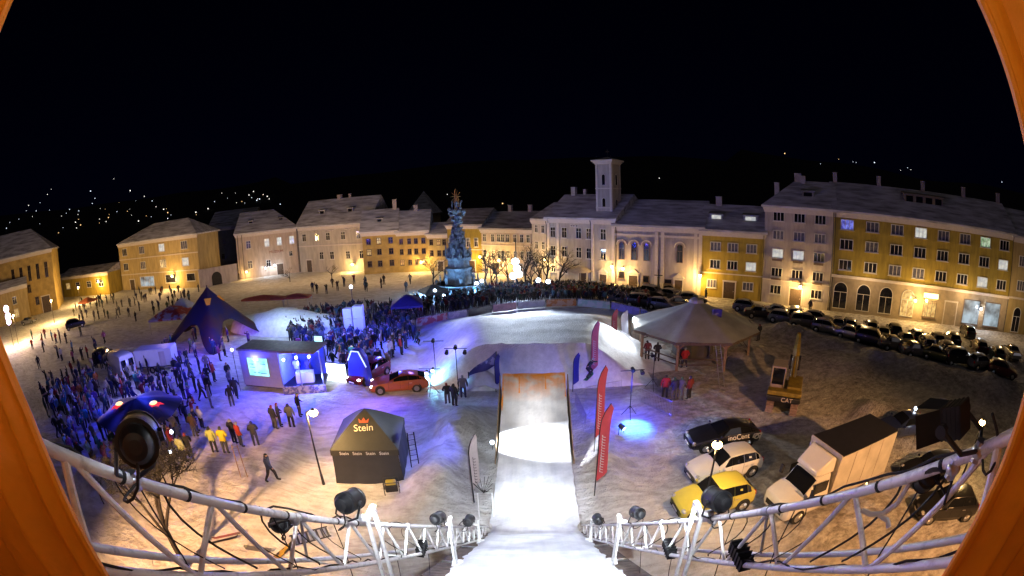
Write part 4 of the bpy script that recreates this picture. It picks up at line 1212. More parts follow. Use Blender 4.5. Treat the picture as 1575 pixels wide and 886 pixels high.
# screen trailer with open stage
sA, sB = G(378,600), G(438,606)
sc = thing('screen_trailer', 'grey stage trailer wall carrying a bright cyan video screen', 'trailer', (sA.x, sA.y, 0), yaw(sA, sB))
Ls = (sB-sA).length
gm = mat('grey_trailer_panel', (.30,.28,.32), .6, var=.1)
MB().box(0, Ls, 0, 2.2, .45, 3.3).build('body', gm, sc, bevel=.04)
MB().box(-.1, Ls+3.2, -.1, 2.4, 3.3, 3.45).build('roof', mat('trailer_roof', (.18,.14,.13), .7, var=.3), sc)
fr = MB(); fr.box(.85, Ls-1.1, -.06, -.002, 1.35, 2.75); scr = fr.build('screen', emit_noise('cyan_screen_picture', (.16,.62,.72), (.42,.95,1), 1.5, 1.3), sc)
for (x0,x1,z) in ((1.0,1.45,2.25),(1.0,1.55,2.0),(1.3,2.0,2.5),(1.3,1.55,1.6),(1.7,1.95,1.58),(2.0,2.6,1.55),(2.1,2.6,2.3)): MB().box(x0,x1,-.065,-.061,z,z+.05).build('caption_line', bpy.data.materials.get('screen_ink') or mat('screen_ink', (.02,.12,.14), .6, var=0), scr)
mb = MB()
for x in (.4, Ls-.4): mb.tube([(x,1.1,0),(x,1.1,.5)], .06, 6)
mb.box(0,Ls,.2,2.0,.3,.45); mb.build('chassis', M['metal_dark'], sc)
stg = thing('stage', 'small open stage with blue backdrop beside the screen', 'stage', RT(0,0,0), 0)
stg.location = (sB.x, sB.y, 0); stg.rotation_euler = (0,0,yaw(sA, sB)+R(18))
MB().box(.05, 3.4, -.3, 2.4, .55, .7).build('floor', M['metal_dark'], stg)
MB().box(.1, 3.3, 2.0, 2.1, .7, 3.2).build('backdrop', mat('blue_backdrop', (.03,.05,.35), .6, var=.2), stg)
mb = MB()
for x in (.1, 1.6, 3.3): mb.tube([(x,-.25,0),(x,-.25,3.3)], .05, 6)
mb.tube([(.1,-.25,3.25),(3.3,-.25,3.25)], .05, 6); mb.build('post', M['chrome'], stg)
mb = MB(); mb.box(1.1,2.5,.2,.8,.7,1.55); mb.build('desk', M['plaster_white'], stg)
MB().box(0,3.45,-.33,-.31,.05,.7).build('skirt', mat('printed_skirt', (.35,.35,.5), .6, c2=(.1,.1,.3), scale=4, thresh=(.48,.52)), stg)
for (x, z) in ((.5,2.8),(1.5,2.9),(2.5,2.9)):
    MB().ball((x,-.3,z), .11, 6).build('stage_lamp', M['bulb_blue'], stg)
# white glowing panel by the DJ, and blue arch
g0 = G(515, 588)
ds = thing('light_board', 'brilliant white lit panel at the right end of the stage', 'lit panel', (g0.x, g0.y, 0), R(-10))
MB().box(-1.1,1.1,0,.15,.1,1.5).build('panel', emit('white_panel_face', (.75,.9,1), 3.2), ds); MB().box(-1.15,1.15,.15,.25,0,1.6).build('frame', M['metal_dark'], ds)
g0 = G(497, 575)
db = thing('tall_light_board', 'tall pale cyan lit banner on the stage edge', 'lit panel', (g0.x, g0.y, 0), R(-5))
MB().box(-.35,.35,0,.1,.8,3.2).build('panel', emit('cyan_panel_face', (.5,.95,.9), 1.6), db); MB().box(-.38,.38,.1,.14,0,3.25).build('frame', M['metal_dark'], db)
g0 = G(548, 600)
ar = thing('inflatable_arch', 'deep blue inflatable arch with a pale outline beside the stage', 'arch', (g0.x, g0.y+.8, 0), R(-12))
mb = MB(); mb.prism([(-1.0,0),(-.75,2.3),(-.3,2.9),(.3,2.9),(.75,2.3),(1.0,0)], 0, .6); mb.build('body', mat('blue_vinyl', (.02,.03,.5), .4, var=.1), ar, bevel=.12)
mb = MB(); mb.tube([(-.72,-.03,2.0),(-.3,-.03,2.75),(.3,-.03,2.75),(.85,-.03,1.6)], .05, 6); mb.build('piping', emit('pale_blue_tube', (.4,.6,1), 1.5), ar)

# towers of printed boxes
for (px, py, n_b, lab) in ((541,520,3,'left of two stacks of pale blue lit boxes over the crowd'),(556,524,3,'right, taller of two stacks of pale blue lit boxes over the crowd')):
    g0 = G(px, py)
    bx = thing('box_stack', lab, 'box stack', (g0.x, g0.y, 0), R(rnd.uniform(-10,10)), 'stacks of lit boxes')
    hh = 1.05 if 'left' in lab else 1.2
    for k in range(n_b):
        mb = MB(); mb.box(-.5,.5,-.5,.5,.05+k*hh,.02+(k+1)*hh); mb.build('box', bpy.data.materials.get('lit_box_face') or emit('lit_box_face', (.35,.4,1), .12, (.5,.52,.75)), bx, bevel=.05)  # blue light on white boxes put into base colour and faint glow

# blue pop-up canopy and umbrellas
def popup(name, label, cat, px, py, size, z0, z1, m, legs=True, rz=0, group=None):
    g0 = G(px, py); t = thing(name, label, cat, (g0.x, g0.y, 0), rz, group)
    mb = MB(); mb.grid(lambda u, v: ((u-.5)*size, (v-.5)*size, z1-(z1-z0)*(max(abs(u-.5), abs(v-.5))*2)**1.2), 12, 12); mb.build('canopy', m, t, True)
    mb = MB()
    for sd in range(4):
        mb.M = Matrix.Rotation(R(90*sd),4,'Z'); mb.grid(lambda u, v: ((u-.5)*size, -size/2, z0-v*.25), 6, 1)
    mb.build('valance', m, t)
    for x in (-1,1):
        for y in (-1,1): MB().tube([(x*size*.48,y*size*.48,0),(x*size*.48,y*size*.48,z0)], .03, 6).build('leg', M['chrome'], t)
    return t
blue_c = mat('blue_canopy_cloth', (.03,.02,.22), .6, var=.15)
popup('pop_up_canopy', 'blue pop-up canopy behind the crowd left of the plague column', 'canopy', 628, 492, 3.6, 2.0, 3.0, blue_c, rz=R(12))
popup('pop_up_canopy', 'dull green canopy between the blue canopy and the plague column', 'canopy', 668, 470, 3.2, 2.0, 2.8, mat('green_grey_cloth', (.10,.12,.11), .7, var=.2), rz=R(30))
redw = mat('red_white_cloth', (.42,.06,.03), .7, c2=(.5,.45,.42), scale=.6, thresh=(.47,.53))
popup('market_stall', 'red and white stall canopy behind the star tent', 'stall', 268, 506, 5.5, 2.0, 3.2, redw, rz=R(20))
popup('market_stall', 'white peaked stall roof to the left of the star tent', 'stall', 285, 497, 3.2, 2.3, 3.6, mat('dirty_white_cloth', (.5,.48,.45), .7, var=.15), rz=R(15))
popup('market_stall', 'faded red stall among the people on the far left', 'stall', 137, 478, 3.4, 2.0, 2.7, mat('faded_red_cloth', (.35,.10,.04), .7, var=.2), rz=R(10))
popup('market_stall', 'red long stall roof behind the white snow heap', 'stall', 408, 474, 3.4, 1.5, 2.0, mat('brick_red_cloth', (.30,.05,.03), .7, var=.2), rz=R(4)).scale = (2.2,.45,1)
popup('market_stall', 'low red stall roof right of the longer red one', 'stall', 458, 470, 3.0, 1.4, 1.8, bpy.data.materials['brick_red_cloth'], rz=R(6)).scale = (1.4,.6,1)
for (px, py, lab) in ((868,438,'small white parasol left of the larger one before the monastery'),(893,440,'broad white parasol before the monastery door')):
    g0 = G(px, py); u_ = thing('parasol', lab, 'parasol', (g0.x, g0.y, 0))
    s_ = 1.2 if 'small' in lab else 2.0
    mb = MB(); mb.grid(lambda u, v: (s_*v*math.cos(2*math.pi*u), s_*v*math.sin(2*math.pi*u), 3.0-.7*v**1.2), 16, 5); mb.build('canopy', M['plaster_white'], u_, True)
    MB().tube([(0,0,0),(0,0,3.05)], .04, 6).build('pole', M['chrome'], u_)

# round pavilion
kc = Vector((15.6, 35.2, 0)); kr = 5.9
kio = thing('pavilion', 'wide grey octagonal pavilion with timber posts and a snowy tent roof', 'pavilion', kc, R(8))
def kroof(u, v):
    a = 2*math.pi*u; seg = 2*math.pi/8
    f = math.cos(seg/2)/math.cos((a % seg)-seg/2)
    r = v*kr*f
    z = 4.7-(2.1)*v**1.0-.10*math.sin(math.pi*v)
    return (r*math.cos(a), r*math.sin(a), z+.04*math.sin(8*a)*v)
mb = MB(); mb.grid(kroof, 64, 12); rf = mb.build('roof', mat('grey_roof_felt', (.35,.37,.37), .7, c2=(.56,.59,.6), scale=.5, bump=.25, bscale=5, detail=8), kio, True)
mb = MB()
for k in range(8):
    a0, a1 = 2*math.pi*k/8, 2*math.pi*(k+1)/8
    p0, p1 = (kr*math.cos(a0), kr*math.sin(a0)), (kr*math.cos(a1), kr*math.sin(a1))
    mb.add([(p0[0],p0[1],2.6),(p1[0],p1[1],2.6),(p1[0],p1[1],2.4),(p0[0],p0[1],2.4)], [(0,1,2,3)])
mb.build('fascia', M['wood'], rf)
MB().lathe([(.7,4.5),(.6,4.75),(.1,4.95)], 8).build('cap', M['snow_roof'], rf)
for k in range(8):
    a = 2*math.pi*k/8; r = kr*.86; x, y = r*math.cos(a), r*math.sin(a)
    mb = MB(); mb.tube([(x,y,-.1),(x,y,2.75)], .13, 4)
    for q in (-1,1):
        mb.tube([(x,y,1.8),(x-q*.7*math.sin(a),y+q*.7*math.cos(a),2.5)], .07, 4)
    mb.build('post', M['wood_pale'], kio)
MB().lathe([(1.9,-.1),(1.9,2.9)], 10).build('core', M['plaster_dark'], kio)
mb = MB()
for k in range(8):
    if k in (6,): continue
    a0, a1 = 2*math.pi*k/8, 2*math.pi*(k+1)/8; r = kr*.86
    for z in (.55,1.0): mb.tube([(r*math.cos(a0),r*math.sin(a0),z),(r*math.cos(a1),r*math.sin(a1),z)], .05, 4)
mb.build('railing', M['wood'], kio)
g0 = G(1090, 552)
fb = thing('blue_banner_flag', 'blue and white banner hanging at the pavilion front', 'banner', (g0.x, g0.y, 0), R(-10))
MB().tube([(0,0,0),(0,0,4.4)], .03, 6).build('pole', M['chrome'], fb)
mb = MB(); mb.grid(lambda u, v: (.05+.75*u, .08*math.sin(u*5+v*3), 4.3-v*2.7), 6, 12); mb.build('cloth', mat('blue_white_print', (.05,.04,.35), .6, c2=(.5,.5,.6), scale=.9, thresh=(.55,.62)), fb, True)
g0 = G(978, 527)
hb = thing('wooden_hut_post', 'short dark timber post with a bright lamp at the left of the pavilion', 'lamp post', (g0.x, g0.y, 0))
MB().box(-.45,.45,-.3,.3,-.1,2.3).build('post', M['wood'], hb, bevel=.04)
for q in (-.4,.4): MB().ball((q,-.38,2.2), .12, 6).build('bulb', M['bulb_white'], hb)

# ================================================================== PLAGUE COLUMN
mon_c = Vector((-7.6, 64.6, 0))
pc = thing('plague_column', 'tall baroque plague column lit blue, crowded with statues and clouds', 'monument', mon_c, R(10))
MB().lathe([(4.0,-.1),(4.0,.3),(3.6,.3),(3.6,.6),(3.2,.6),(3.2,.9)], 8).build('steps', M['stone'], pc)
MB().lathe([(2.2,.9),(2.25,1.2),(1.9,1.35),(1.75,3.3),(2.0,3.5),(2.1,3.75),(1.65,3.85),(1.6,4.9),(1.85,5.05),(1.85,5.25)], 8).build('base', M['stone'], pc)
MB().lathe([(1.6,5.2),(1.45,5.8),(.85,7.6),(.75,7.8),(1.05,7.9),(1.05,8.1),(.5,8.2),(.42,11.4),(.7,11.6),(.7,11.9)], 6).build('obelisk', M['stone'], pc)
mb = MB(); r2 = random.Random(3)
for i in range(95):
    z = 7.2+r2.random()*5.2; a = r2.random()*6.28
    r = .42+.35*r2.random()+(.4 if z > 11.2 else 0)
    mb.ball((r*math.cos(a), r*math.sin(a), z), .14+.2*r2.random(), 4, (1,1,.8))
for i in range(130):
    z = 4.9+r2.random()*4.2; a = r2.random()*6.28; r = 1.75-(z-4.9)*.31+r2.uniform(-.15,.15)
    mb.ball((r*math.cos(a), r*math.sin(a), z), .13+.22*r2.random(), 4, (1,1,1.25))
for i in range(30):
    z = 4.9+r2.random()*3.4; a = r2.random()*6.28; r = 1.75-(z-4.9)*.31
    mb.tube([(r*math.cos(a), r*math.sin(a), z), ((r+.3)*math.cos(a+.1), (r+.3)*math.sin(a+.1), z+.5+.5*r2.random())], [.13,.04], 5)
mb.build('clouds', M['stone'], pc)
mb = MB()
for k in range(10):
    a = 2*math.pi*k/10; mb.tube([(0,0,13.9),(.75*math.cos(a),0,13.9+.75*math.sin(a)*1.3)], [.07,.02], 4)
mb.tube([(0,0,12),(0,0,14.2)], [.28,.12], 6); mb.tube([(-.3,0,13),(-.05,.1,15)], [.1,.05], 5); mb.tube([(.35,0,12.4),(.3,.1,14)], [.2,.08], 5)
mb.build('gilded_crown', M['gold'], pc)
mb = MB()
for k in range(24):
    a = 2*math.pi*k/24; mb.tube([(3.45*math.cos(a),3.45*math.sin(a),.6),(3.45*math.cos(a),3.45*math.sin(a),1.35)], [.09,.07], 6)
mb.lathe([(3.55,1.35),(3.55,1.48),(3.3,1.48),(3.3,1.35)], 24); mb.build('balustrade', M['stone'], pc)

# ================================================================== FLAGS, BANNERS, STANDS
def feather(label, base, H_, w, m, yaw_, lean=0, marks=None, z0=None, name='feather_flag', group=None, frac=.82):
    g0 = G(*base); z = bump_h(g0.x, g0.y) if z0 is None else z0
    if z0: g0 = G(base[0], base[1], z0)
    t = thing(name, label, 'flag', (g0.x, g0.y, z), yaw_, group)
    pts = [(0,0,-.1)]+[(w*.9*max(0,(k/12-.72)/.28)**2.2, 0, H_*k/12) for k in range(1,13)]
    MB().tube([(x+lean*z_, y, z_) for x, y, z_ in pts], [.03]*7+[.022]*6, 6).build('pole', M['metal_dark'], t)
    mb = MB()
    def fn(u, v):
        z_ = H_*(1-frac*v); k = max(0,(z_/H_-.72)/.28)**2.2
        x0 = w*.9*k; ww = w*min(1, (1-z_/H_)*7+.08)*min(1, (1-v)*6+.15)
        return (x0+u*(w-x0*.85)*min(1,(1-v)*7+.12)+lean*z_, .06*math.sin(v*7+u*2)*u, z_-.22*u*(1-v)*k)
    mb.grid(fn, 5, 22)
    c = mb.build('cloth', m, t, True)
    if marks:
        mm = MB()
        for k in range(marks[1]):
            z_ = H_*(.30+.4*k/marks[1]); x_ = w*.5+lean*z_; hh = H_*.3/marks[1]
            for yy in (-.075, .07): mm.box(x_-w*.17, x_+w*.17, yy, yy+.006, z_, z_+hh*.25); mm.box(x_-w*.17, x_-w*.1, yy, yy+.006, z_, z_+hh)
        mm.build('print_lettering', marks[0], c)
    return t
redf = mat('red_flag_cloth', (.52,.05,.06), .55, var=.1); pinkf = mat('pale_red_flag_cloth', (.55,.13,.14), .55, var=.1)
wh = M['frame_white']
feather('tall pale red feather flag topmost beside the landing', (908,588), 4.6, .5, pinkf, R(-25), .0, (wh, 12), z0=.3)
feather('tall crimson feather flag in the middle of the red ones', (913,706), 4.9, .44, redf, R(-35), .0, (wh, 14))
feather('red feather flag lowest and nearest the run', (914,764), 4.9, .46, redf, R(-30), .01, (wh, 14))
feather('small red feather flag at the far edge of the landing', (940,533), 3.5, .5, pinkf, R(-20), -.01, (wh, 9))
feather('white feather flag beside the small red one', (956,528), 3.2, .65, mat('white_flag_cloth', (.6,.62,.68), .55, var=.1, scale=2), R(-10), -.06)
bluef = mat('blue_flag_cloth', (.03,.03,.25), .55, var=.1)
feather('narrow dark blue feather flag right of the take-off', (881,603), 2.9, .4, bluef, R(-20), 0)
feather('narrow dark blue feather flag left of the take-off', (763,603), 2.9, .38, bluef, R(-20), -.02)
feather('pale pink feather flag with dark lettering leaning on the snow bank', (729,770), 3.3, .36, mat('pale_pink_flag', (.5,.42,.42), .6, var=.1), R(20), -.02, (mat('dark_print', (.08,.05,.07), .6, var=0), 9), z0=1.0)

bar_pts = [G(*p) for p in ((606,523),(641,504),(690,494),(720,489),(758,482),(796,477),(840,473),(888,472),(940,477),(985,488),(1003,497))]
seg = []
for i in range(len(bar_pts)-1):
    a, b_ = bar_pts[i], bar_pts[i+1]; n = max(1, round((b_-a).length/3.4))
    for k in range(n): seg.append((a.lerp(b_, k/n), a.lerp(b_, (k+1)/n)))
bcol = [('grey white',(.5,.5,.5),None),('white and pink',(.6,.5,.5),(.5,.12,.15)),('white and green',(.5,.6,.5),(.1,.4,.25)),('white',(.62,.62,.66),(.4,.42,.5)),('pink',(.6,.28,.32),(.65,.5,.52)),('dark grey',(.06,.06,.07),None),
        ('red and white',(.5,.08,.1),(.6,.5,.5)),('pale pink',(.6,.4,.42),None),('white and blue',(.6,.62,.68),(.15,.2,.5)),('plain white',(.65,.66,.7),None),('orange',(.6,.22,.06),(.65,.4,.25)),('blue and white',(.08,.1,.5),(.55,.58,.7)),
        ('pale green',(.4,.6,.5),(.6,.65,.62)),('violet blue',(.2,.18,.6),(.4,.4,.65)),('violet',(.25,.2,.6),None),('blue violet with dark marks',(.15,.15,.55),(.05,.05,.3)),('deep blue',(.06,.07,.4),(.2,.22,.5)),('dark navy',(.03,.04,.2),None)]
for i, (a, b_) in enumerate(seg):
    nm, c1, c2 = bcol[min(len(bcol)-1, int(i*len(bcol)/len(seg)))]
    t = thing('barrier_banner', '%s advertising banner number %d along the landing fence' % (nm, i+1), 'banner barrier', a, yaw(a, b_), 'banners round the landing area')
    t['label'] = '%s banner on the crowd fence round the landing' % nm
    L_ = (b_-a).length-.15
    MB().box(.05, L_, -.03, -.01, .12, 1.0).build('banner', mat('banner_'+nm.replace(' ','_'), c1, .5, c2=c2, scale=1.1, thresh=(.49,.53), var=.1), t)
    mb = MB(); mb.tube([(0,0,0),(0,0,1.08),(L_,0,1.08),(L_,0,0)], .025, 6)
    for q in (0, L_): mb.tube([(q,-.3,.02),(q,.3,.02)], .025, 6)
    mb.build('fence_frame', M['chrome'], t)

def light_stand(label, base, H_, heads, m_b, tbar=True, aim=(0,-1)):
    g0 = P0(*base); t = thing('light_stand', label, 'light stand', g0, 0)
    MB().tube([(0,0,.5),(0,0,H_)], .028, 6).build('pole', M['metal_dark'], t)
    mb = MB()
    for k in range(3):
        a = 2*math.pi*k/3+.4; mb.tube([(0,0,.75),(.55*math.cos(a),.55*math.sin(a),0)], .02, 5)
    mb.build('tripod', M['metal_dark'], t)
    if tbar: MB().tube([(-.75,0,H_),(.75,0,H_)], .025, 6).build('cross_bar', M['metal_dark'], t)
    for x, dz in heads:
        mb = MB(); mb.tube([(x, .12, H_+dz), (x, -.16, H_+dz-.08)], [.11,.14], 10); h = mb.build('lamp_head', M['black_paint'], t)
        mb = MB(); mb.tube([(x, -.162, H_+dz-.08), (x, -.17, H_+dz-.083)], .12, 10); mb.build('lens', m_b, h)
    return t
light_stand('slim tripod stand with one lamp head behind the orange coupe', (672,592), 3.4, [(0,.1)], M['glass_dark'])
light_stand('short tripod with small lamps right of the orange coupe', (664,606), 1.9, [(-.2,-.2),(.25,.0)], M['bulb_blue'])
light_stand('tall stand with a cross bar and three dark lamp heads', (706,612), 3.6, [(-.6,-.2),(.6,-.2),(0,.15)], M['glass_dark'])
light_stand('thin stand with curved arm lamps near the blue pool of light', (968,640), 3.1, [(0,.1),(.6,-.1)], M['glass_dark'])
light_stand('camera tripod standing left of the red jacketed group', (1003,598), 2.6, [(-.2,0)], M['glass_dark'], False)
g0 = P0(955, 668)
pl = thing('floor_lamp', 'floor lamp throwing a brilliant cyan pool on the snow', 'lamp', g0, R(40))
mb = MB(); mb.tube([(0,.15,.55),(0,-.2,.4)], [.14,.18], 12); mb.build('housing', M['black_paint'], pl)
mb = MB(); mb.tube([(0,-.2,.40),(0,-.21,.396)], .15, 12); mb.build('lens', emit('cyan_lens', (.3,.6,1), 6), pl)
mb = MB(); mb.tube([(-.25,0,0),(-.22,0,.5),(.22,0,.5),(.25,0,0)], .025, 6); mb.build('yoke', M['metal_dark'], pl)
# slanted blue banner beside the take-off
g0 = G(722, 600)
bn = thing('slanted_banner', 'large slanted dark blue banner beside the take-off', 'banner', (g0.x, g0.y, 0), R(-8))
MB().tube([(0,0,0),(0,0,1.4)], .04, 6).build('pole', M['metal_dark'], bn); MB().tube([(2.0,.2,0),(2.0,.2,2.9)], .04, 6).build('pole', M['metal_dark'], bn)
mb = MB(); mb.grid(lambda u, v: (2.0*u, .2*u+.15*math.sin(u*4+v*3), 1.3+1.6*u-v*(.25+.75*u)+.06*math.sin(u*7)), 12, 6); mb.build('cloth', mat('navy_print_cloth', (.03,.03,.16), .5, c2=(.25,.25,.5), scale=1.2, thresh=(.55,.6)), bn, True)
g0 = G(742, 604)
wt = thing('white_shelter', 'crumpled pinkish white plastic shelter beneath the slanted banner', 'shelter', (g0.x, g0.y+.6, 0))
mb = MB(); mb.grid(lambda u, v: ((u-.5)*3.0, (v-.5)*1.6, 1.5*(1-(2*abs(u-.5))**2)*(1-.6*(2*abs(v-.5))**2)+.15*noise.noise(Vector((u*6,v*6,0)))), 16, 12); mb.build('sheet', mat('plastic_sheet', (.5,.48,.52), .4, var=.15, bump=.5, bscale=5), wt, True)

# crowd fences near the run
def fence(label, a, b_, n, z0=0):
    A, B = P0(*a), P0(*b_); t = thing('crowd_fence', label, 'fence', A, yaw(A, B)); L_ = (B-A).length
    mb = MB(); mb.tube([(0,0,0),(0,0,1.05),(L_,0,1.05),(L_,0,0)], .025, 6); mb.tube([(0,0,.15),(L_,0,.15)], .02, 5); mb.build('frame', M['chrome'], t)
    mb = MB()
    for k in range(1, n): mb.tube([(L_*k/n,0,.15),(L_*k/n,0,1.05)], .01, 4)
    mb.build('bars', M['chrome'], t)
fence('steel crowd fence crossing behind the blue pool of light', (900,618), (955,606), 22)
fence('steel crowd fence right of the blue pool of light', (985,620), (1032,642), 20)
fence('short steel fence beside the take-off', (885,625), (900,660), 12)
for (b0, t0, lab) in (((735,800),(735,772),'small bare gate frame at the left end of the run-in'),):
    g0 = P0(738, 800); t = thing('gate_frame', lab, 'frame', g0); mb = MB(); mb.tube([(0,0,0),(0,0,1.5),(.6,0,1.5),(.6,0,0)], .03, 6); mb.build('frame', M['alu_white'], t)
    mb = MB()
    for k in range(14):
        a = k*.45; mb.tube([(.25,0,1.5),(.25+.4*math.cos(a),.2*math.sin(a*2),2.0+.3*math.sin(a))], .012, 4)
    mb.build('dry_bouquet', M['bark'], t)
# ladder trestles
for (px, py, lab) in ((376,735,'pair of thin timber posts standing on the orange lit snow'),(640,725,'slim lattice stand right of the black tent')):
    g0 = P0(px, py); t = thing('trestle', lab, 'trestle', g0, R(20)); mb = MB()
    for x in (-.2,.2): mb.tube([(x,0,0),(x*.8,.05,2.0)], .03, 5)
    for k in range(6 if px > 500 else 1): mb.tube([(-.19,0,1.9-k*.3),(.19,.02,1.9-k*.3)], .015, 4)
    mb.build('frame', M['wood_pale'] if px < 500 else M['metal_dark'], t)
g0 = P0(1132, 605); t = thing('ladder', 'aluminium ladder leaning on the pavilion roof', 'ladder', (g0.x-.6, g0.y+1.2, 0), R(10)); mb = MB()
for x in (-.22,.22): mb.tube([(x,0,0),(x,1.1,2.9)], .03, 5)
for k in range(9): mb.tube([(-.22,.12*k+.06,.3*k+.2),(.22,.12*k+.06,.3*k+.2)], .018, 4)
mb.build('frame', M['chrome'], t)
g0 = P0(604, 758); t = thing('generator', 'small dark portable machine with yellow parts by the tent', 'generator', g0, R(15))
mb = MB(); mb.box(-.3,.3,-.22,.22,.12,.5); mb.build('engine', M['metal_dark'], t, bevel=.05)
mb = MB(); mb.box(-.25,.25,-.2,.2,.51,.65); mb.build('tank', mat('dull_yellow', (.35,.28,.04), .5), t, bevel=.06)
mb = MB(); mb.tube([(-.36,-.25,0),(-.36,-.25,.7),(.36,-.25,.7),(.36,-.25,0)], .025, 6); mb.tube([(-.36,.25,0),(-.36,.25,.7),(.36,.25,.7),(.36,.25,0)], .025, 6); mb.build('carry_frame', M['metal_dark'], t)
# bits lying on the snow, lower left
def lying(name, label, cat, px, py, l, w, c, rz, cut=.15):
    g0 = P0(px, py); mb = MB(); n = 14
    vs, fs = [], []
    for i in range(n+1):
        x = -l/2+l*i/n; e = min(i, n-i)/n; ww = w/2*min(1, .55+e*6)*(1 if e > .05 else .6); zz = .05+.10*max(0, (.12-e)/.12)**2
        vs += [(x,-ww,zz),(x,ww,zz),(x,-ww,zz+.02),(x,ww,zz+.02)]
    for i in range(n):
        a = i*4; fs += [(a+2,a+3,a+7,a+6),(a,a+4,a+5,a+1),(a,a+2,a+6,a+4),(a+1,a+5,a+7,a+3)]
    mb.add(vs, fs); o = mb.build(name, c, loc=g0); o.rotation_euler = (0,0,rz); tag(o, label, cat); return o
lying('snowboard', 'yellow and black snowboard lying below the truss', 'snowboard', 438,848, 1.3,.3, mat('yellow_black_board', (.35,.22,.03), .4, c2=(.02,.02,.02), scale=3, thresh=(.48,.52)), R(70))
lying('snowboard', 'dark grey snowboard lying flat on the snow below the truss', 'snowboard', 398,846, 1.4,.28, M['p_grey'], R(8))
lying('ski', 'reddish ski lying on the snow at lower left', 'ski', 352,826, 1.7,.14, mat('red_ski', (.3,.05,.03), .4, c2=(.05,.1,.1), scale=1.5), R(38))
lying('ski', 'dark ski lying beside the reddish one', 'ski', 345,834, 1.6,.12, M['p_black'], R(40))
g0 = P0(478,828); t = thing('folded_ladder', 'dark folded metal steps lying on the snow', 'ladder', g0, R(35)); mb = MB()
for y in (-.35,.35): mb.tube([(-.9,y,.1),(.9,y,.12)], .035, 5)
for k in range(8): mb.box(-.85+k*.23,-.75+k*.23,-.35,.35,.1,.14)
mb.build('frame', M['metal_dark'], t)
# ================================================================== PEOPLE
SKIN, JACKET, TROUS, BOOT, HAT = 0, 1, 2, 3, 4
def person_mats():
    out = []
    out.append(mat('skin', (.45,.27,.19), .6, var=.05))
    m, nt, p = nodes_of('jacket_cloth'); oi = nt.nodes.new('ShaderNodeObjectInfo'); nt.links.new(oi.outputs['Color'], p.inputs['Base Color']); p.inputs['Roughness'].default_value = .8; out.append(m)
    def rnd_m(name, cols):
        m, nt, p = nodes_of(name); oi = nt.nodes.new('ShaderNodeObjectInfo'); r = nt.nodes.new('ShaderNodeValToRGB'); r.color_ramp.interpolation = 'CONSTANT'
        els = r.color_ramp.elements
        while len(els) < len(cols): els.new(.5)
        for i, (e, c) in enumerate(zip(els, cols)): e.position = i/len(cols); e.color = (*c, 1)
        nt.links.new(oi.outputs['Random'], r.inputs['Fac']); nt.links.new(r.outputs['Color'], p.inputs['Base Color']); p.inputs['Roughness'].default_value = .85; return m
    out.append(rnd_m('trouser_cloth', [(.015,.015,.02),(.03,.035,.06),(.02,.02,.02),(.06,.06,.065),(.03,.025,.02),(.10,.09,.08)]))
    out.append(mat('boot_leather', (.02,.017,.015), .6, var=.1))
    out.append(rnd_m('hat_wool', [(.02,.02,.02),(.25,.25,.26),(.03,.03,.12),(.2,.03,.03),(.05,.05,.05),(.4,.4,.42),(.05,.12,.06)]))
    return out
PM = person_mats()
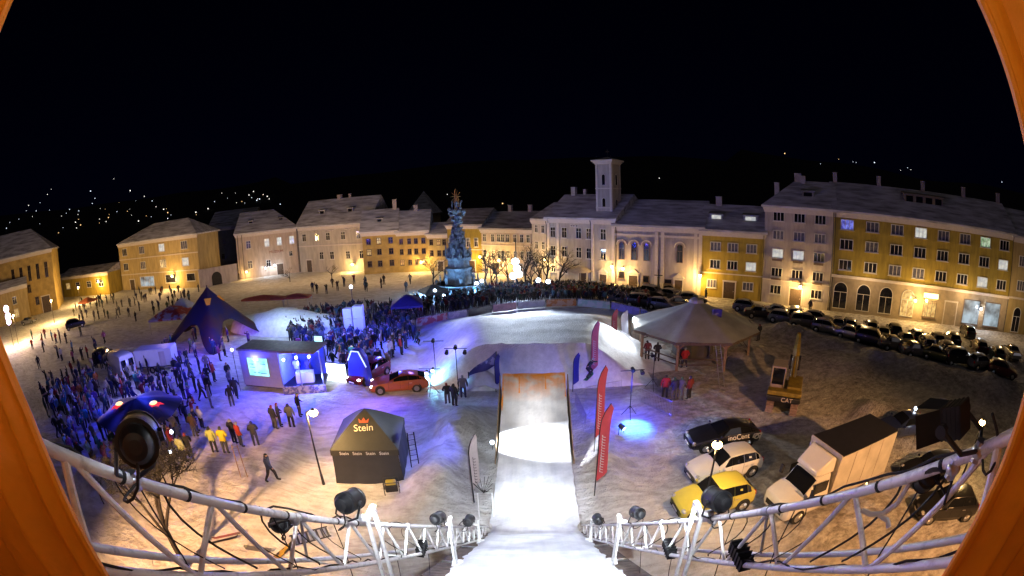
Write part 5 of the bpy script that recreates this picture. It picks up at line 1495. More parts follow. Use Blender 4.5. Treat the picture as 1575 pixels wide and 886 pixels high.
def body_mesh(pose):
    """one continuous skin over a posed skeleton"""
    J = dict(pel=(0,0,.95), sp=(0,.01,1.14), ch=(0,.0,1.34), nk=(0,.01,1.50), hd=(0,-.02,1.60), ht=(0,-.015,1.72),
             hl=(.10,0,.90), hr=(-.10,0,.90), kl=(.115,-.02,.50), kr=(-.115,-.02,.50), al=(.12,.02,.09), ar=(-.12,.02,.09), tl=(.14,-.15,.05), tr=(-.14,-.15,.05),
             sl=(.19,.01,1.42), sr=(-.19,.01,1.42), el=(.27,.03,1.15), er=(-.27,.03,1.15), wl=(.26,-.07,.92), wr=(-.26,-.07,.92), dl=(.255,-.10,.82), dr=(-.255,-.10,.82))
    J.update(pose)
    rad = dict(pel=(.165,.13), sp=(.165,.13), ch=(.185,.14), nk=(.07,.07), hd=(.095,.105), ht=(.075,.085), hl=(.105,.105), hr=(.105,.105), kl=(.078,.08), kr=(.078,.08), al=(.062,.065), ar=(.062,.065), tl=(.055,.05), tr=(.055,.05),
               sl=(.085,.085), sr=(.085,.085), el=(.066,.066), er=(.066,.066), wl=(.048,.048), wr=(.048,.048), dl=(.05,.035), dr=(.05,.035))
    names = list(J); idx = {n: i for i, n in enumerate(names)}
    E_ = [('pel','sp'),('sp','ch'),('ch','nk'),('nk','hd'),('hd','ht'),('pel','hl'),('pel','hr'),('hl','kl'),('hr','kr'),('kl','al'),('kr','ar'),('al','tl'),('ar','tr'),('ch','sl'),('ch','sr'),('sl','el'),('sr','er'),('el','wl'),('er','wr'),('wl','dl'),('wr','dr')]
    me = bpy.data.meshes.new('b'); me.from_pydata([J[n] for n in names], [(idx[a], idx[b]) for a, b in E_], [])
    o = bpy.data.objects.new('tmp_body', me); COL.objects.link(o)
    sk = o.modifiers.new('skin', 'SKIN'); sk.use_smooth_shade = True
    for n in names:
        v = me.skin_vertices[0].data[idx[n]]; v.radius = rad[n]; v.use_root = (n == 'pel')
    sd = o.modifiers.new('sub', 'SUBSURF'); sd.levels = 1; sd.render_levels = 1
    dg = bpy.context.evaluated_depsgraph_get()
    out = bpy.data.meshes.new_from_object(o.evaluated_get(dg)); out.name = 'person'
    bpy.data.objects.remove(o)
    out.materials.clear()
    for m in PM: out.materials.append(m)
    kind = {('hd','ht'): HAT, ('nk','hd'): SKIN, ('al','tl'): BOOT, ('ar','tr'): BOOT, ('wl','dl'): SKIN, ('wr','dr'): SKIN, ('hl','kl'): TROUS, ('hr','kr'): TROUS, ('kl','al'): TROUS, ('kr','ar'): TROUS}
    V = {n: Vector(J[n]) for n in names}
    for p in out.polygons:
        c = p.center; best, bk = 9, JACKET
        for a, b in E_:
            A, B = V[a], V[b]; t = max(0, min(1, (c-A).dot(B-A)/max(1e-9, (B-A).length_squared)))
            d = (c-A.lerp(B, t)).length-(rad[a][0]*(1-t)+rad[b][0]*t)*.6
            if d < best: best, bk = d, kind.get((a, b), JACKET)
        if bk == HAT and (c-V['hd']).z < .045 and c.y < V['hd'].y+.02: bk = SKIN
        if bk == SKIN and c.y > V['hd'].y+.04 and c.z > V['nk'].z: bk = HAT
        if bk == TROUS and c.z > V['hl'].z-.04: bk = JACKET
        p.material_index = bk
    out.polygons.foreach_set('use_smooth', [True]*len(out.polygons))
    return out
POSES = [
 {},
 dict(el=(.28,-.02,1.16), wl=(.12,-.2,1.05), dl=(.05,-.24,1.06), er=(-.28,-.02,1.16), wr=(-.12,-.2,1.03), dr=(-.05,-.24,1.04)),
 dict(kl=(.12,-.17,.52), al=(.12,-.22,.09), tl=(.13,-.4,.06), kr=(-.11,.1,.50), ar=(-.12,.30,.13), tr=(-.13,.16,.05), el=(.26,.14,1.16), wl=(.27,.1,.93), dl=(.27,.06,.84), er=(-.26,-.12,1.16), wr=(-.22,-.26,1.0), dr=(-.2,-.33,.94)),
 dict(el=(.30,-.15,1.45), wl=(.2,-.25,1.68), dl=(.17,-.27,1.76), er=(-.30,-.15,1.42), wr=(-.16,-.28,1.62), dr=(-.12,-.3,1.70)),
 dict(er=(-.30,-.02,1.65), wr=(-.27,-.06,1.9), dr=(-.26,-.07,2.0)),
 dict(hl=(.11,.02,.90), hr=(-.11,0,.9), al=(.2,.02,.09), tl=(.25,-.14,.05), ar=(-.2,.0,.09), tr=(-.25,-.15,.05), el=(.31,.05,1.18), wl=(.17,-.02,.98), dl=(.13,-.06,.95), er=(-.31,.05,1.18), wr=(-.17,-.02,.98), dr=(-.13,-.06,.95)),
 dict(hd=(.03,-.05,1.59), ht=(.04,-.05,1.71), wl=(.24,-.15,1.0), dl=(.22,-.24,1.02)),
]
BODIES = [body_mesh(p) for p in POSES]
RIDE = body_mesh(dict(pel=(0,.05,.72), hl=(.1,.05,.68), hr=(-.1,.05,.68), kl=(.2,-.18,.46), kr=(-.2,-.18,.46), al=(.26,.02,.12), ar=(-.26,.02,.12), tl=(.28,-.12,.07), tr=(-.28,-.12,.07), sp=(0,-.05,.9), ch=(0,-.16,1.08), nk=(0,-.22,1.22), hd=(0,-.27,1.31), ht=(0,-.27,1.43),
   sl=(.18,-.17,1.14), sr=(-.18,-.17,1.14), el=(.38,-.2,1.0), er=(-.38,-.1,1.0), wl=(.55,-.32,.98), wr=(-.55,-.15,1.02), dl=(.62,-.36,.98), dr=(-.63,-.18,1.04)))
JC = [('black',(.012,.012,.014)),('dark blue',(.02,.03,.12)),('grey',(.13,.13,.14)),('dark green',(.02,.06,.03)),('brown',(.09,.05,.03)),('red',(.30,.02,.02)),('white',(.55,.55,.57)),('light blue',(.12,.25,.45)),('olive',(.09,.09,.03)),('purple',(.10,.03,.16)),('pink',(.45,.10,.22)),('beige',(.30,.24,.16)),('orange',(.45,.13,.02)),('teal',(.03,.16,.18))]
JW = [9,6,5,2,3,4,4,3,2,2,2,2,1,2]
def person(loc, rz, label, col, group=None, pose=None, sc=1.0, mesh=None):
    o = bpy.data.objects.new('person', mesh or BODIES[pose if pose is not None else rnd.randrange(len(BODIES))])
    COL.objects.link(o); o.location = loc; o.rotation_euler = (0,0,rz); o.scale = (sc*1.14,sc*1.18,sc); o.color = (*col, 1)
    return tag(o, label, 'person', group)
def inside(p, poly):
    c = False; n = len(poly)
    for i in range(n):
        a, b = poly[i], poly[(i+1)%n]
        if (a[1] > p[1]) != (b[1] > p[1]) and p[0] < (b[0]-a[0])*(p[1]-a[1])/(b[1]-a[1])+a[0]: c = not c
    return c
TAKEN = []
def scatter(n, poly, where, grp, look=None, dmin=.55, holes=(), bright=None, clump=0):
    xs_ = [p[0] for p in poly]; ys_ = [p[1] for p in poly]; k = 0; tries = 0
    W_ = [G(*p) for p in poly]
    wp = [(p.x, p.y) for p in W_]
    x0, x1, y0, y1 = min(p[0] for p in wp), max(p[0] for p in wp), min(p[1] for p in wp), max(p[1] for p in wp)
    while k < n and tries < 40*n:
        tries += 1
        x, y = rnd.uniform(x0,x1), rnd.uniform(y0,y1)
        if not inside((x,y), wp): continue
        if clump and noise.noise(Vector((x*.35,y*.35,clump))) < -.02: continue
        if any((x-a)**2+(y-b)**2 < dmin*dmin for a, b in TAKEN): continue
        if any(((x-hx)**2+(y-hy)**2) < hr*hr for hx, hy, hr in holes): continue
        TAKEN.append((x,y)); k += 1
        nm, c = rnd.choices(JC, JW)[0]
        v = rnd.uniform(.75,1.25); c = tuple(min(.8, q*v) for q in c)
        if look is not None: rz = math.atan2(look[1]-y, look[0]-x)+R(90)+rnd.gauss(0,.7)
        else: rz = rnd.uniform(0,6.28)
        art = 'person in a %s jacket %s' % (nm, where)
        person((x,y,bump_h(x,y)-.02), rz, art, c, '%s jackets %s' % (nm, where), None, rnd.uniform(.92,1.06))
stage_c = G(480,560)
holes = [(bt.x,bt.y,.6),(sA.x+2,sA.y+1,3.2)]
scatter(160, [(70,610),(120,590),(200,600),(300,590),(338,600),(330,640),(300,690),(250,720),(200,730),(120,720),(75,660)], 'in the dense crowd at lower left', 'g', look=(stage_c.x,stage_c.y), dmin=.48)
scatter(20, [(255,530),(355,540),(360,600),(300,620),(250,590)], 'standing in the violet light left of the screen', 'g', look=(0,30), dmin=.9)
scatter(26, [(40,520),(140,515),(200,545),(150,560),(160,600),(90,590),(55,580)], 'in the loose groups on yellow snow', 'g', dmin=.7, clump=3)
scatter(8, [(295,515),(395,520),(390,535),(300,535)], 'under the star tent', 'g', dmin=.8)
CR = [(450,520),(490,508),(560,506),(625,512),(640,525),(622,560),(575,580),(545,582),(505,562),(455,540)]
scatter(52, [(455,540),(505,540),(560,530),(632,530),(622,562),(575,582),(545,584),(505,566)], 'in the blue lit crowd before the stage', 'g', look=(2,30), dmin=.5, holes=[(G(541,520).x,G(541,520).y,.9),(G(556,524).x,G(556,524).y,.9),(G(548,600).x,G(548,600).y+.8,1.2)])
# the far mass behind the banners reads as one crowd
def crowd_mass():
    lo = MB()
    V_, F_, I_ = [], [], []
    polys = [[(575,488),(640,470),(690,462),(700,480),(640,498),(600,512)],[(690,486),(760,474),(820,467),(880,464),(940,468),(1000,478),(1000,462),(940,452),(860,446),(800,446),(740,452),(700,462)]]
    polys += [[(115,468),(230,452),(335,458),(300,482),(190,500),(110,498)],[(440,512),(470,488),(560,478),(640,492),(640,530),(560,535),(490,540),(450,535)],[(470,440),(680,432),(690,448),(470,455)],[(60,600),(150,560),(330,575),(330,610),(200,605),(75,640)]]
    r3 = random.Random(11); pts = list(TAKEN)
    made = []
    for poly, n in zip(polys, (90, 330, 75, 190, 16, 40)):
        wp = [(G(*p).x, G(*p).y) for p in poly]
        x0,x1,y0,y1 = min(p[0] for p in wp),max(p[0] for p in wp),min(p[1] for p in wp),max(p[1] for p in wp); k = 0; tr_ = 0
        while k < n and tr_ < 20000:
            tr_ += 1
            x, y = r3.uniform(x0,x1), r3.uniform(y0,y1)
            if not inside((x,y), wp) or any((x-a)**2+(y-b)**2 < .3 for a,b in pts): continue
            if (x-mon_c.x)**2+(y-mon_c.y)**2 < 18: continue
            pts.append((x,y)); made.append((x,y)); k += 1
    cm = [mat('crowd_cloth_'+n_.replace(' ','_'), tuple(min(.12, q_*.4) for q_ in c), .85, var=.2) for n_, c in JC[:9]]+[mat('crowd_skin', (.16,.10,.075), .7), PM[3]]  # jacket and skin tones darkened to stand for dimmer light out there
    for (x,y) in made:
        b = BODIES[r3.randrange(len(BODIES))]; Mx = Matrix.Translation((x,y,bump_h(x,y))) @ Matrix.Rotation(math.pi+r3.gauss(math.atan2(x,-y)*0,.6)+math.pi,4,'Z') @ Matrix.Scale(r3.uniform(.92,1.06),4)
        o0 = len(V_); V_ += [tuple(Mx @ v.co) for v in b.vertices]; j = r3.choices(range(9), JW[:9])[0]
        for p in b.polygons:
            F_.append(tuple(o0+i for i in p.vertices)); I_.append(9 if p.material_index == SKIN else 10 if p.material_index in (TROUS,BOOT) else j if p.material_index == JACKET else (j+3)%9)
    me = bpy.data.meshes.new('crowd'); me.from_pydata(V_, [], F_)
    for m in cm: me.materials.append(m)
    me.polygons.foreach_set('material_index', I_); me.polygons.foreach_set('use_smooth', [True]*len(F_))
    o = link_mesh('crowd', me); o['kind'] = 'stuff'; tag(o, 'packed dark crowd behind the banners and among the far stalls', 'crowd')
crowd_mass()
# people one can single out
HV = (.45,.5,.06)
def single(px, py, label, col, pose, rz, sc=1.0, z=None, group=None):
    g0 = G(px, py); TAKEN.append((g0.x,g0.y)); return person((g0.x,g0.y,bump_h(g0.x,g0.y) if z is None else z), rz, label, col, group, pose, sc)
single(332,697,'person in a pale green high-visibility jacket beside one in yellow',(.42,.46,.12),6,R(200),1.05)
single(349,698,'person in a bright yellow high-visibility jacket seen from behind',(.62,.50,.02),1,R(190),1.08)
single(286,712,'person in a pale high-visibility vest at the edge of the crowd',(.45,.48,.22),0,R(180),1.05)
single(296,708,'person in black walking beside the pale high-visibility vest',(.012,.012,.014),2,R(220),1.05)
single(372,686,'person in a red jacket standing next to the yellow high-visibility jacket',(.35,.03,.015),0,R(150))
single(362,682,'person in black behind the red jacketed person',(.012,.012,.014),6,R(170))
single(395,685,'lone person in a dark jacket holding a board to the right of the red jacket',(.03,.03,.035),1,R(210))
single(424,659,'taller of two dark figures together above the lamp lit snow',(.02,.02,.025),0,R(160))
single(450,658,'person in grey beside the dark pair above the lamp lit snow',(.14,.14,.14),6,R(190))
single(432,655,'person in dark clothes turned to the one in grey',(.04,.04,.05),1,R(120))
single(462,640,'person in black just left of the street lamp head',(.012,.012,.014),6,R(100))
single(420,741,'person in dark blue gliding across the orange lit snow',(.02,.03,.09),2,R(100))
single(365,612,'person in dark clothes walking below the screen trailer',(.02,.02,.03),2,R(200)); single(358,625,'person in black with a bag below the screen trailer',(.01,.01,.012),0,R(220))
single(1022,612,'person in a red jacket leftmost of the group on grey snow',(.35,.02,.02),0,R(170)); single(1036,616,'person in dark blue second from left in the group on grey snow',(.03,.03,.08),6,R(190))
single(1046,615,'person in grey third from left in the group on grey snow',(.10,.10,.13),1,R(150)); single(1059,613,'person in a dark red jacket at the right end of the group on grey snow',(.20,.03,.03),0,R(210))
single(1052,566,'person in a bright red jacket before the pavilion',(.40,.02,.02),5,R(180)); single(1046,564,'person in dark clothes beside the bright red jacket before the pavilion',(.03,.02,.02),0,R(160))
single(1166,526,'lone dark figure between the pavilion and the parked cars',(.02,.02,.02),0,R(200))
single(995,553,'person in dark red near the left pavilion post',(.15,.03,.03),6,R(180)); single(1010,556,'person in black under the left pavilion eave',(.02,.02,.02),1,R(170))
single(689,622,'person in black crouched over equipment near the take-off',(.01,.01,.015),1,R(200),.9); single(713,612,'person in grey standing by the slanted banner',(.12,.11,.13),0,R(180)); single(700,630,'person in dark clothes below the tall lamp stand',(.015,.015,.02),6,R(150),.95)
single(480,596,'performer in dark clothes on the stage',(.05,.03,.05),4,R(170)).location.z = .7
single(462,596,'performer in white trousers at the stage desk',(.4,.4,.45),1,R(180)).location.z = .7
single(1240,470,'person walking on the yellow lit pavement before the white apartment house',(.03,.02,.02),2,R(60)); single(1085,462,'dark figure on the pavement before the small yellow house',(.02,.02,.02),0,R(90)); single(1245,482,'dark figure by the street cars before the white apartment house',(.03,.02,.02),6,R(120)); single(1488,497,'dark figure before the shop window on the right',(.02,.02,.02),0,R(70))
for (px, py) in ((215,452),(240,452),(250,451),(262,450),(275,450),(306,449)): single(px, py, 'small dark figure on the pavement before the yellow corner house', (.02,.02,.025), rnd.randrange(3), rnd.uniform(0,6), 1.0, None, 'figures before the yellow corner house')
# snowboarders
q = G(905, 575, 1.6)
sb = person((q.x,q.y,1.35), R(60), 'snowboarder in black with green trousers on the landing flank beside a red flag', (.015,.02,.02), None, None, 1.0, RIDE)
def board(par_loc, rz, label, m):
    mb = MB(); n = 12; vs, fs = [], []
    for i in range(n+1):
        x = -.78+1.56*i/n; e = min(i,n-i)/n; ww = .14*min(1,.6+e*5)*(1 if e > .04 else .55); zz = .0+.12*max(0,(.16-e)/.16)**2
        vs += [(x,-ww,zz),(x,ww,zz),(x,-ww,zz+.02),(x,ww,zz+.02)]
    for i in range(n):
        a = i*4; fs += [(a+2,a+3,a+7,a+6),(a,a+4,a+5,a+1),(a,a+2,a+6,a+4),(a+1,a+5,a+7,a+3)]
    mb.add(vs, fs); o = mb.build('snowboard', m, loc=par_loc); o.rotation_euler = (0,0,rz); tag(o, label, 'snowboard')
board((q.x,q.y,1.33), R(60), 'green snowboard under the rider on the landing flank', mat('green_board', (.03,.25,.10), .4))
q = G(642, 530); person((q.x,q.y,bump_h(q.x,q.y)), R(120), 'rider in green trousers crouching on a board left of the landing', (.02,.05,.05), None, None, 1.0, RIDE); board((q.x,q.y,bump_h(q.x,q.y)+.02), R(120), 'teal snowboard under the crouching rider left of the landing', mat('teal_board', (.02,.22,.16), .4))
# statues of the plague column
for k in range(8):
    a = 2*math.pi*k/8; o = link_mesh('statue', BODIES[(k*3)%7], pc, (2.75*math.cos(a),2.75*math.sin(a),1.35 if k%2 else .9)); o.rotation_euler = (0,0,a+R(90)); o.scale = (1.1,)*3
for k in range(6):
    a = 2*math.pi*k/6; o = link_mesh('statue', BODIES[(k*2+1)%7], pc, (1.75*math.cos(a),1.75*math.sin(a),5.25)); o.rotation_euler = (0,0,a+R(90)); o.scale = (1.0,)*3
for k in range(4):
    a = 2*math.pi*k/4; o = link_mesh('statue', BODIES[(k*2+3)%7], pc, (.6*math.cos(a),.6*math.sin(a),11.7)); o.rotation_euler = (0,0,a+R(90)); o.scale = (.95,)*3
for o in pc.children:
    if o.name.startswith('statue'):
        for sl in o.material_slots: sl.link = 'OBJECT'; sl.material = M['stone']
# bare trees round the square
def bare_tree(label, x, y, h, seed, m=None, leaf=None, group=None, name='bare_tree', z=0, deep=4):
    r4 = random.Random(seed); t = thing(name, label, 'tree', (x,y,z), 0, group); tr_ = MB(); br = MB(); tips = []
    def grow(p, d, l, r, lev):
        q = p+d*l; pts = [p, p.lerp(q,.5)+Vector((r4.gauss(0,.05*l),r4.gauss(0,.05*l),0)), q]
        (tr_ if lev == 0 else br).tube(pts, [r, r*.8, r*.6], 6 if lev < 2 else 4)
        if lev >= deep: tips.append(q); return
        n = (4 if lev == 0 else 3)
        for k in range(n):
            nd = (d+Vector((r4.gauss(0,.55),r4.gauss(0,.55),r4.gauss(.12,.3)))).normalized()
            grow(p.lerp(q, r4.uniform(.6,1)), nd, l*r4.uniform(.55,.8), r*.55, lev+1)
    grow(Vector((0,0,-.1)), Vector((0,0,1)), h*.34, h*.022, 0)
    tr_.build('trunk', M['bark'], t); br.build('crown', m or M['bark'], t)
    return t
tp = [(748,438),(764,436),(782,438),(808,438),(830,440),(668,438),(862,438),(150,440),(446,428),(510,424),(756,444),(818,444),(842,442)]
for i, (px, py) in enumerate(tp):
    g0 = G(px, py+6); near = ['leftmost in the clump behind the floodlights','second in the clump behind the floodlights','third in the clump behind the floodlights','right of the floodlights','tallest near the grey house','hidden behind the plague column','before the monastery wing','by the low yellow row','at the museum door','before the pale gabled house','in front of the clump, left of the floodlights','in front of the clump, right of the floodlights','between the clump and the monastery'][i]
    bare_tree('dark bare tree '+near, g0.x, g0.y, rnd.uniform(6.5,8.6) if (i < 7 or i > 9) else 4.0, i+5, deep=5 if (i < 7 or i > 9) else 4)
# ================================================================== START HUT, TRUSS RAILS, LAMPS
def curtain(label, pts, sd):
    """orange tarpaulin flap: edge polyline (az, el) at depth y, cloth runs outward in folds"""
    t = thing('tarpaulin_curtain', label, 'curtain', (0,0,EYE-2.4))
    E_ = []
    y0 = .44
    for az, el in pts:
        x = y0*math.tan(R(az)); z = math.hypot(x, y0)*math.tan(R(el)); E_.append(Vector((x, y0, z+2.4)))
    N_ = 60
    def edge(v):
        k = v*(len(E_)-1); i = min(int(k), len(E_)-2); f = k-i
        f = f*f*(3-2*f)*.4+f*.6
        return E_[i].lerp(E_[i+1], f)
    def fn(u, v):
        e = edge(v)
        out = u*1.9
        fold = (.028+.012*v)*(math.sin(out*38.0+v*2.6+sd*.7+1.2+1.2*math.sin(v*3))-1)*min(1, out*14)+.006*(math.sin(out*90+v*9)-1)*min(1, out*12)-out*.38
        hem = -.03*math.exp(-(out/.03)**2)
        return (e.x+sd*out, e.y+fold+hem+.02*noise.noise(Vector((v*4, out*3, sd))), e.z)
    mb = MB(); mb.grid(lambda u, v: fn(u*u*.6+u*.4, v), 220, N_)
    c = mb.build('cloth', M['orange_cloth'], t, True)
    so = c.modifiers.new('thick', 'SOLIDIFY'); so.thickness = .012
    mb = MB(); mb.tube([Vector(fn(0, i/40))+Vector((sd*.004,-.004,0)) for i in range(41)], .016, 8); mb.build('hem', M['orange_cloth'], t, True)
    return t
curtain('orange tarpaulin flap hanging at the left of the start opening', [(-69,56),(-69.2,52),(-69.4,40),(-69.6,27.8),(-70.2,21.6),(-70.4,8),(-69.4,-6.3),(-67.6,-16),(-66.9,-22.1),(-66.9,-36),(-67.5,-52),(-68,-58)], -1)
curtain('orange tarpaulin flap hanging at the right of the start opening', [(54,62),(58,52),(61.0,40),(63.2,32),(65.0,24.9),(66.9,15),(68.6,5.6),(70.2,-5),(71.1,-13.2),(71.6,-25),(71.5,-37.1),(71.2,-52),(71,-58)], 1)
hut = thing('start_hut', 'scaffold and tarpaulin hut over the start platform', 'hut', (0,0,EYE-2.4))
mb = MB(); mb.box(-2.9,2.9,-3.2,.42,4.05,4.12); mb.build('roof', M['orange_cloth'], hut)
mb = MB(); mb.box(-2.9,2.9,-3.25,-3.18,0,4.05); mb.build('back_wall', M['orange_cloth'], hut)
for x in (-2.85,2.85): MB().box(x-.03,x+.03,-3.18,.40,0,4.05).build('side_wall', M['orange_cloth'], hut)

def ztop(s): return EYE-.15-.873*s
for sd, lab in ((-1,'white lattice truss rail running down the left side of the ramp'),(1,'white lattice truss rail running down the right side of the ramp')):
    t = thing('truss_rail', lab, 'truss', (0,0,0)); t.rotation_euler = (0,0,-RAZ)
    D = .66; tx = sd*1.9
    P = lambda s, dz=0, dt=0: Vector((tx+sd*dt, s, ztop(s)+dz))
    MB().tube([P(.45), P(14.3)], .033, 12).build('top_chord', M['alu_white'], t, True)
    MB().tube([P(.45,-D), P(14.2,-D)], .031, 12).build('bottom_chord', M['alu_white'], t, True)
    MB().tube([P(.45,-D,.42), P(14.2,-D,.42)], .028, 10).build('bottom_chord', M['alu_white'], t, True)
    k = 0; s = .80
    mbw = []
    while s < 13.6:
        mb = MB(); mb.tube([P(s), P(s+.43,-D)], .020, 8); mb.build('diagonal', M['alu_white'], t, True)
        mb = MB(); mb.tube([P(s+.84), P(s+.45,-D)], .020, 8); mb.build('diagonal', M['alu_white'], t, True)
        if k % 2 == 0 and s > 1.5:
            mb = MB(); mb.tube([P(s+.02), P(s+.43,-D,.42)], .016, 6); mb.tube([P(s+.43,-D), P(s+.43,-D,.42)], .014, 6); mb.build('brace', M['alu_white'], t, True)
        s += .86; k += 1
    mb = MB(); mb.tube([P(.76), P(.62,-D)], .026, 8); mb.build('end_post', M['alu_white'], t, True)
    for s in (2.55, 5.1, 7.7, 10.2, 12.4):   # coupling collars
        mb = MB(); d = Vector((0,1,-.873)).normalized(); mb.tube([P(s)-d*.05, P(s)+d*.05], .043, 10); mb.build('collar', M['chrome'], t, True)
    for s in (3.55, 7.2, 10.9):
        zr = 10.75-.735*s
        mb = MB()
        for ds in (0, .24):
            for dt in (-.13,):
                a = P(s+ds, 0, dt); mb.box(a.x-.022, a.x+.022, a.y-.022, a.y+.022, zr-.3-.735*ds, ztop(s)+.07)
        a, b_ = P(s,.0,-.13), P(s+.24,.0,-.13)
        mb.box(a.x-.03, a.x+.03, a.y, b_.y, a.z+.06, a.z+.11); mb.box(min(a.x, a.x+sd*.14), max(a.x, a.x+sd*.14), a.y-.03, a.y+.03, a.z+.061, a.z+.12)
        mb.box(a.x-.12, a.x+.12, a.y-.12, b_.y+.12, zr-.36, zr-.28)
        mb.build('support_frame', M['alu_white'], t, bevel=.008)
    # black cable spiralling along the chords
    r5 = random.Random(4+sd)
    for (dz, off) in ((-D+.04, .0), (.045, .02)):
        pts = []; s = .5
        while s < 13.8:
            p = P(s, dz+r5.uniform(-.02,.035)-(.05 if r5.random() < .25 else 0), off+r5.uniform(-.03,.03)); pts.append(p); s += .16 if s < 5 else .4
        MB().tube(pts, .009, 5).build('cable', M['rubber'], t, True)
    for s in [1.0,1.3,1.75,2.1,2.5,2.9,3.6,4.2,5.0,6.0]:
        pts = [P(s,.04)+Vector((0.02*sd,0,0))]
        for k in range(1,9): q = k/8; pts.append(P(s+.5*q,.0-D*.9*q-.1*math.sin(math.pi*q), .05+.08*math.sin(q*6)))
        MB().tube(pts, r5.choice([.005,.007,.009]), 5).build('cable', M['rubber'], t, True)
    for s in [1.2, 2.3, 3.2, 4.6, 6.2]:
        a = P(s, -.02, .05); hh = r5.uniform(2.5, 5.0); MB().tube([a+Vector((sd*(.05+.25*math.sin(k*.5)*k/8), .1*math.sin(k*.9), -hh*k/8)) for k in range(9)], .006, 5).build('cable', M['rubber'], t, True)
    for s in (1.05,1.45,1.9,2.35,3.1,3.5,4.4):
        mb = MB(); d = Vector((0,1,-.873)).normalized(); mb.tube([P(s)-d*.012, P(s)+d*.012], .038, 10); mb.build('cable_tie', M['rubber'], t, True)
    # transformer boxes on the lower chord
    for s in ((2.75,4.6) if sd > 0 else (5.6,)):
        a = P(s,-D+.12,.02); mb = MB(); mb.cbox(a, (.13,.34,.14))
        for k in range(5): mb.cbox(a+Vector((0,-.12+.06*k,.02)), (.16,.012,.16))
        mb.build('ballast_box', M['black_paint'], t, bevel=.01)

def par(label, px, py, dist, aim, L_=.36, r=.125, foot=None, boxy=False):
    p = Vector((0,0,EYE))+ray(px,py)*dist
    t = thing('stage_spotlight', label, 'spotlight', p)
    d = (Vector(aim)-p).normalized()
    q = d.to_track_quat('Y','Z').to_euler()
    can = MB()
    if boxy:
        can.box(-.15,.15,-.13,.10,-.14,.14)
        for k in range(5): can.box(-.155,.155,-.12+.05*k,-.10+.05*k,-.147,.147)
        can.add([(-.15,.1,.14),(.15,.1,.14),(.19,.36,.19),(-.19,.36,.19)], [(0,1,2,3),(3,2,1,0)]); can.add([(-.15,.1,-.14),(.15,.1,-.14),(.19,.34,-.30),(-.19,.34,-.30)], [(0,1,2,3),(3,2,1,0)])
        can.add([(.152,.1,-.14),(.152,.1,.14),(.32,.3,.15),(.32,.3,-.15)], [(0,1,2,3),(3,2,1,0)]); can.add([(-.152,.1,-.14),(-.152,.1,.14),(-.32,.3,.15),(-.32,.3,-.15)], [(0,1,2,3),(3,2,1,0)])
    else:
        n = 20
        prof = [(.03,-L_*.62),(r*.55,-L_*.6),(r*.75,-L_*.5),(r*.8,-L_*.36),(r*.98,-L_*.3),(r,-L_*.1),(r,L_*.38),(r*1.07,L_*.4),(r*1.07,L_*.46)]
        vs, fs = [], []
        for rr, yy in prof:
            for k in range(n): vs.append((rr*math.cos(2*math.pi*k/n), yy, rr*math.sin(2*math.pi*k/n)))
        for i in range(len(prof)-1):
            for k in range(n): fs.append((i*n+k, i*n+(k+1)%n, (i+1)*n+(k+1)%n, (i+1)*n+k))
        fs.append(tuple(range(n))); can.add(vs, fs)
        for k in range(4): 
            yy = -L_*(.34-.05*k); can.tube([(0,yy,0),(0,yy+.008,0)], r*1.03, n, True)
    c = can.build('housing', M['black_paint'], t, True); c.rotation_euler = q
    if boxy: c.scale = (.5,)*3
    ln = MB(); 
    if boxy: ln.box(-.13,.13,.101,.106,-.12,.12)
    else: ln.tube([(0,L_*.36,0),(0,L_*.37,0)], r*.97, 20)
    le = ln.build('lens', M['bulb_cool'], c)
    yk = MB(); w = r*1.12 if not boxy else .17
    side = d.cross(Vector((0,0,1))).normalized()
    ft = Vector(foot)-p if foot is not None else Vector((0,0,-.26))
    a, b_ = side*w, -side*w
    lo = ft*.82
    yk.tube([a, a*.98+lo*.85, ft, b_*.98+lo*.85, b_], .013, 6)
    for e in (a, b_): yk.tube([e*1.12, e*.9], .03, 8)
    yk.build('yoke', M['metal_dark'], t, True)
    cl = MB(); cl.tube([ft+Vector((0,0,.05)), ft-Vector((0,0,.05))], .035, 8); cl.ball(ft, .045, 8); cl.build('clamp', M['chrome'], t, True)
    cb = MB(); pts = [c.rotation_euler.to_matrix() @ Vector((0,-L_*.6,0))]
    for k in range(1,9):
        u = k/8; pts.append(pts[0].lerp(ft, u)+Vector((.05*math.sin(u*7), -.12*math.sin(math.pi*u), -.12*math.sin(math.pi*u))))
    cb.tube(pts, .008, 5); cb.build('power_cable', M['rubber'], t, True)
    return p, d
def chord(sd, s, dz=0): return RT(s, sd*1.9, ztop(s)+dz)
k_aim = RT(22,0,1.5)
SPOTS = []
SPOTS.append(par('largest black spotlight on the left truss, seen against the crowd', 213,676, 2.0, Vector((-30,30,2)), .27,.10, chord(-1,1.12)))
SPOTS.append(par('black spotlight on the left truss beside the double white posts', 537,771, 4.75, RT(24,0,1.5), .33,.115, chord(-1,3.28)))
SPOTS.append(par('third black spotlight down the left truss', 673,797, 9.0, RT(20,1,.5), .33,.12, chord(-1,6.9)))
SPOTS.append(par('small farthest black spotlight on the left truss', 721,801, 12.3, RT(25,1,2), .34,.13, chord(-1,9.2)))
SPOTS.append(par('small farthest black spotlight on the right truss', 920,799, 13.2, RT(25,-1,2), .34,.13, chord(1,10.1)))
SPOTS.append(par('third black spotlight down the right truss', 981,789, 9.0, RT(20,-1,.5), .33,.12, chord(1,6.7)))
SPOTS.append(par('black spotlight on the right truss above the yellow car', 1104,769, 4.9, RT(24,0,1.5), .34,.12, chord(1,3.55)))
SPOTS.append(par('largest black floodlight with barn doors on the right truss', 1468,645, 2.2, RT(26,-5,0), boxy=True, foot=chord(1,.86)))
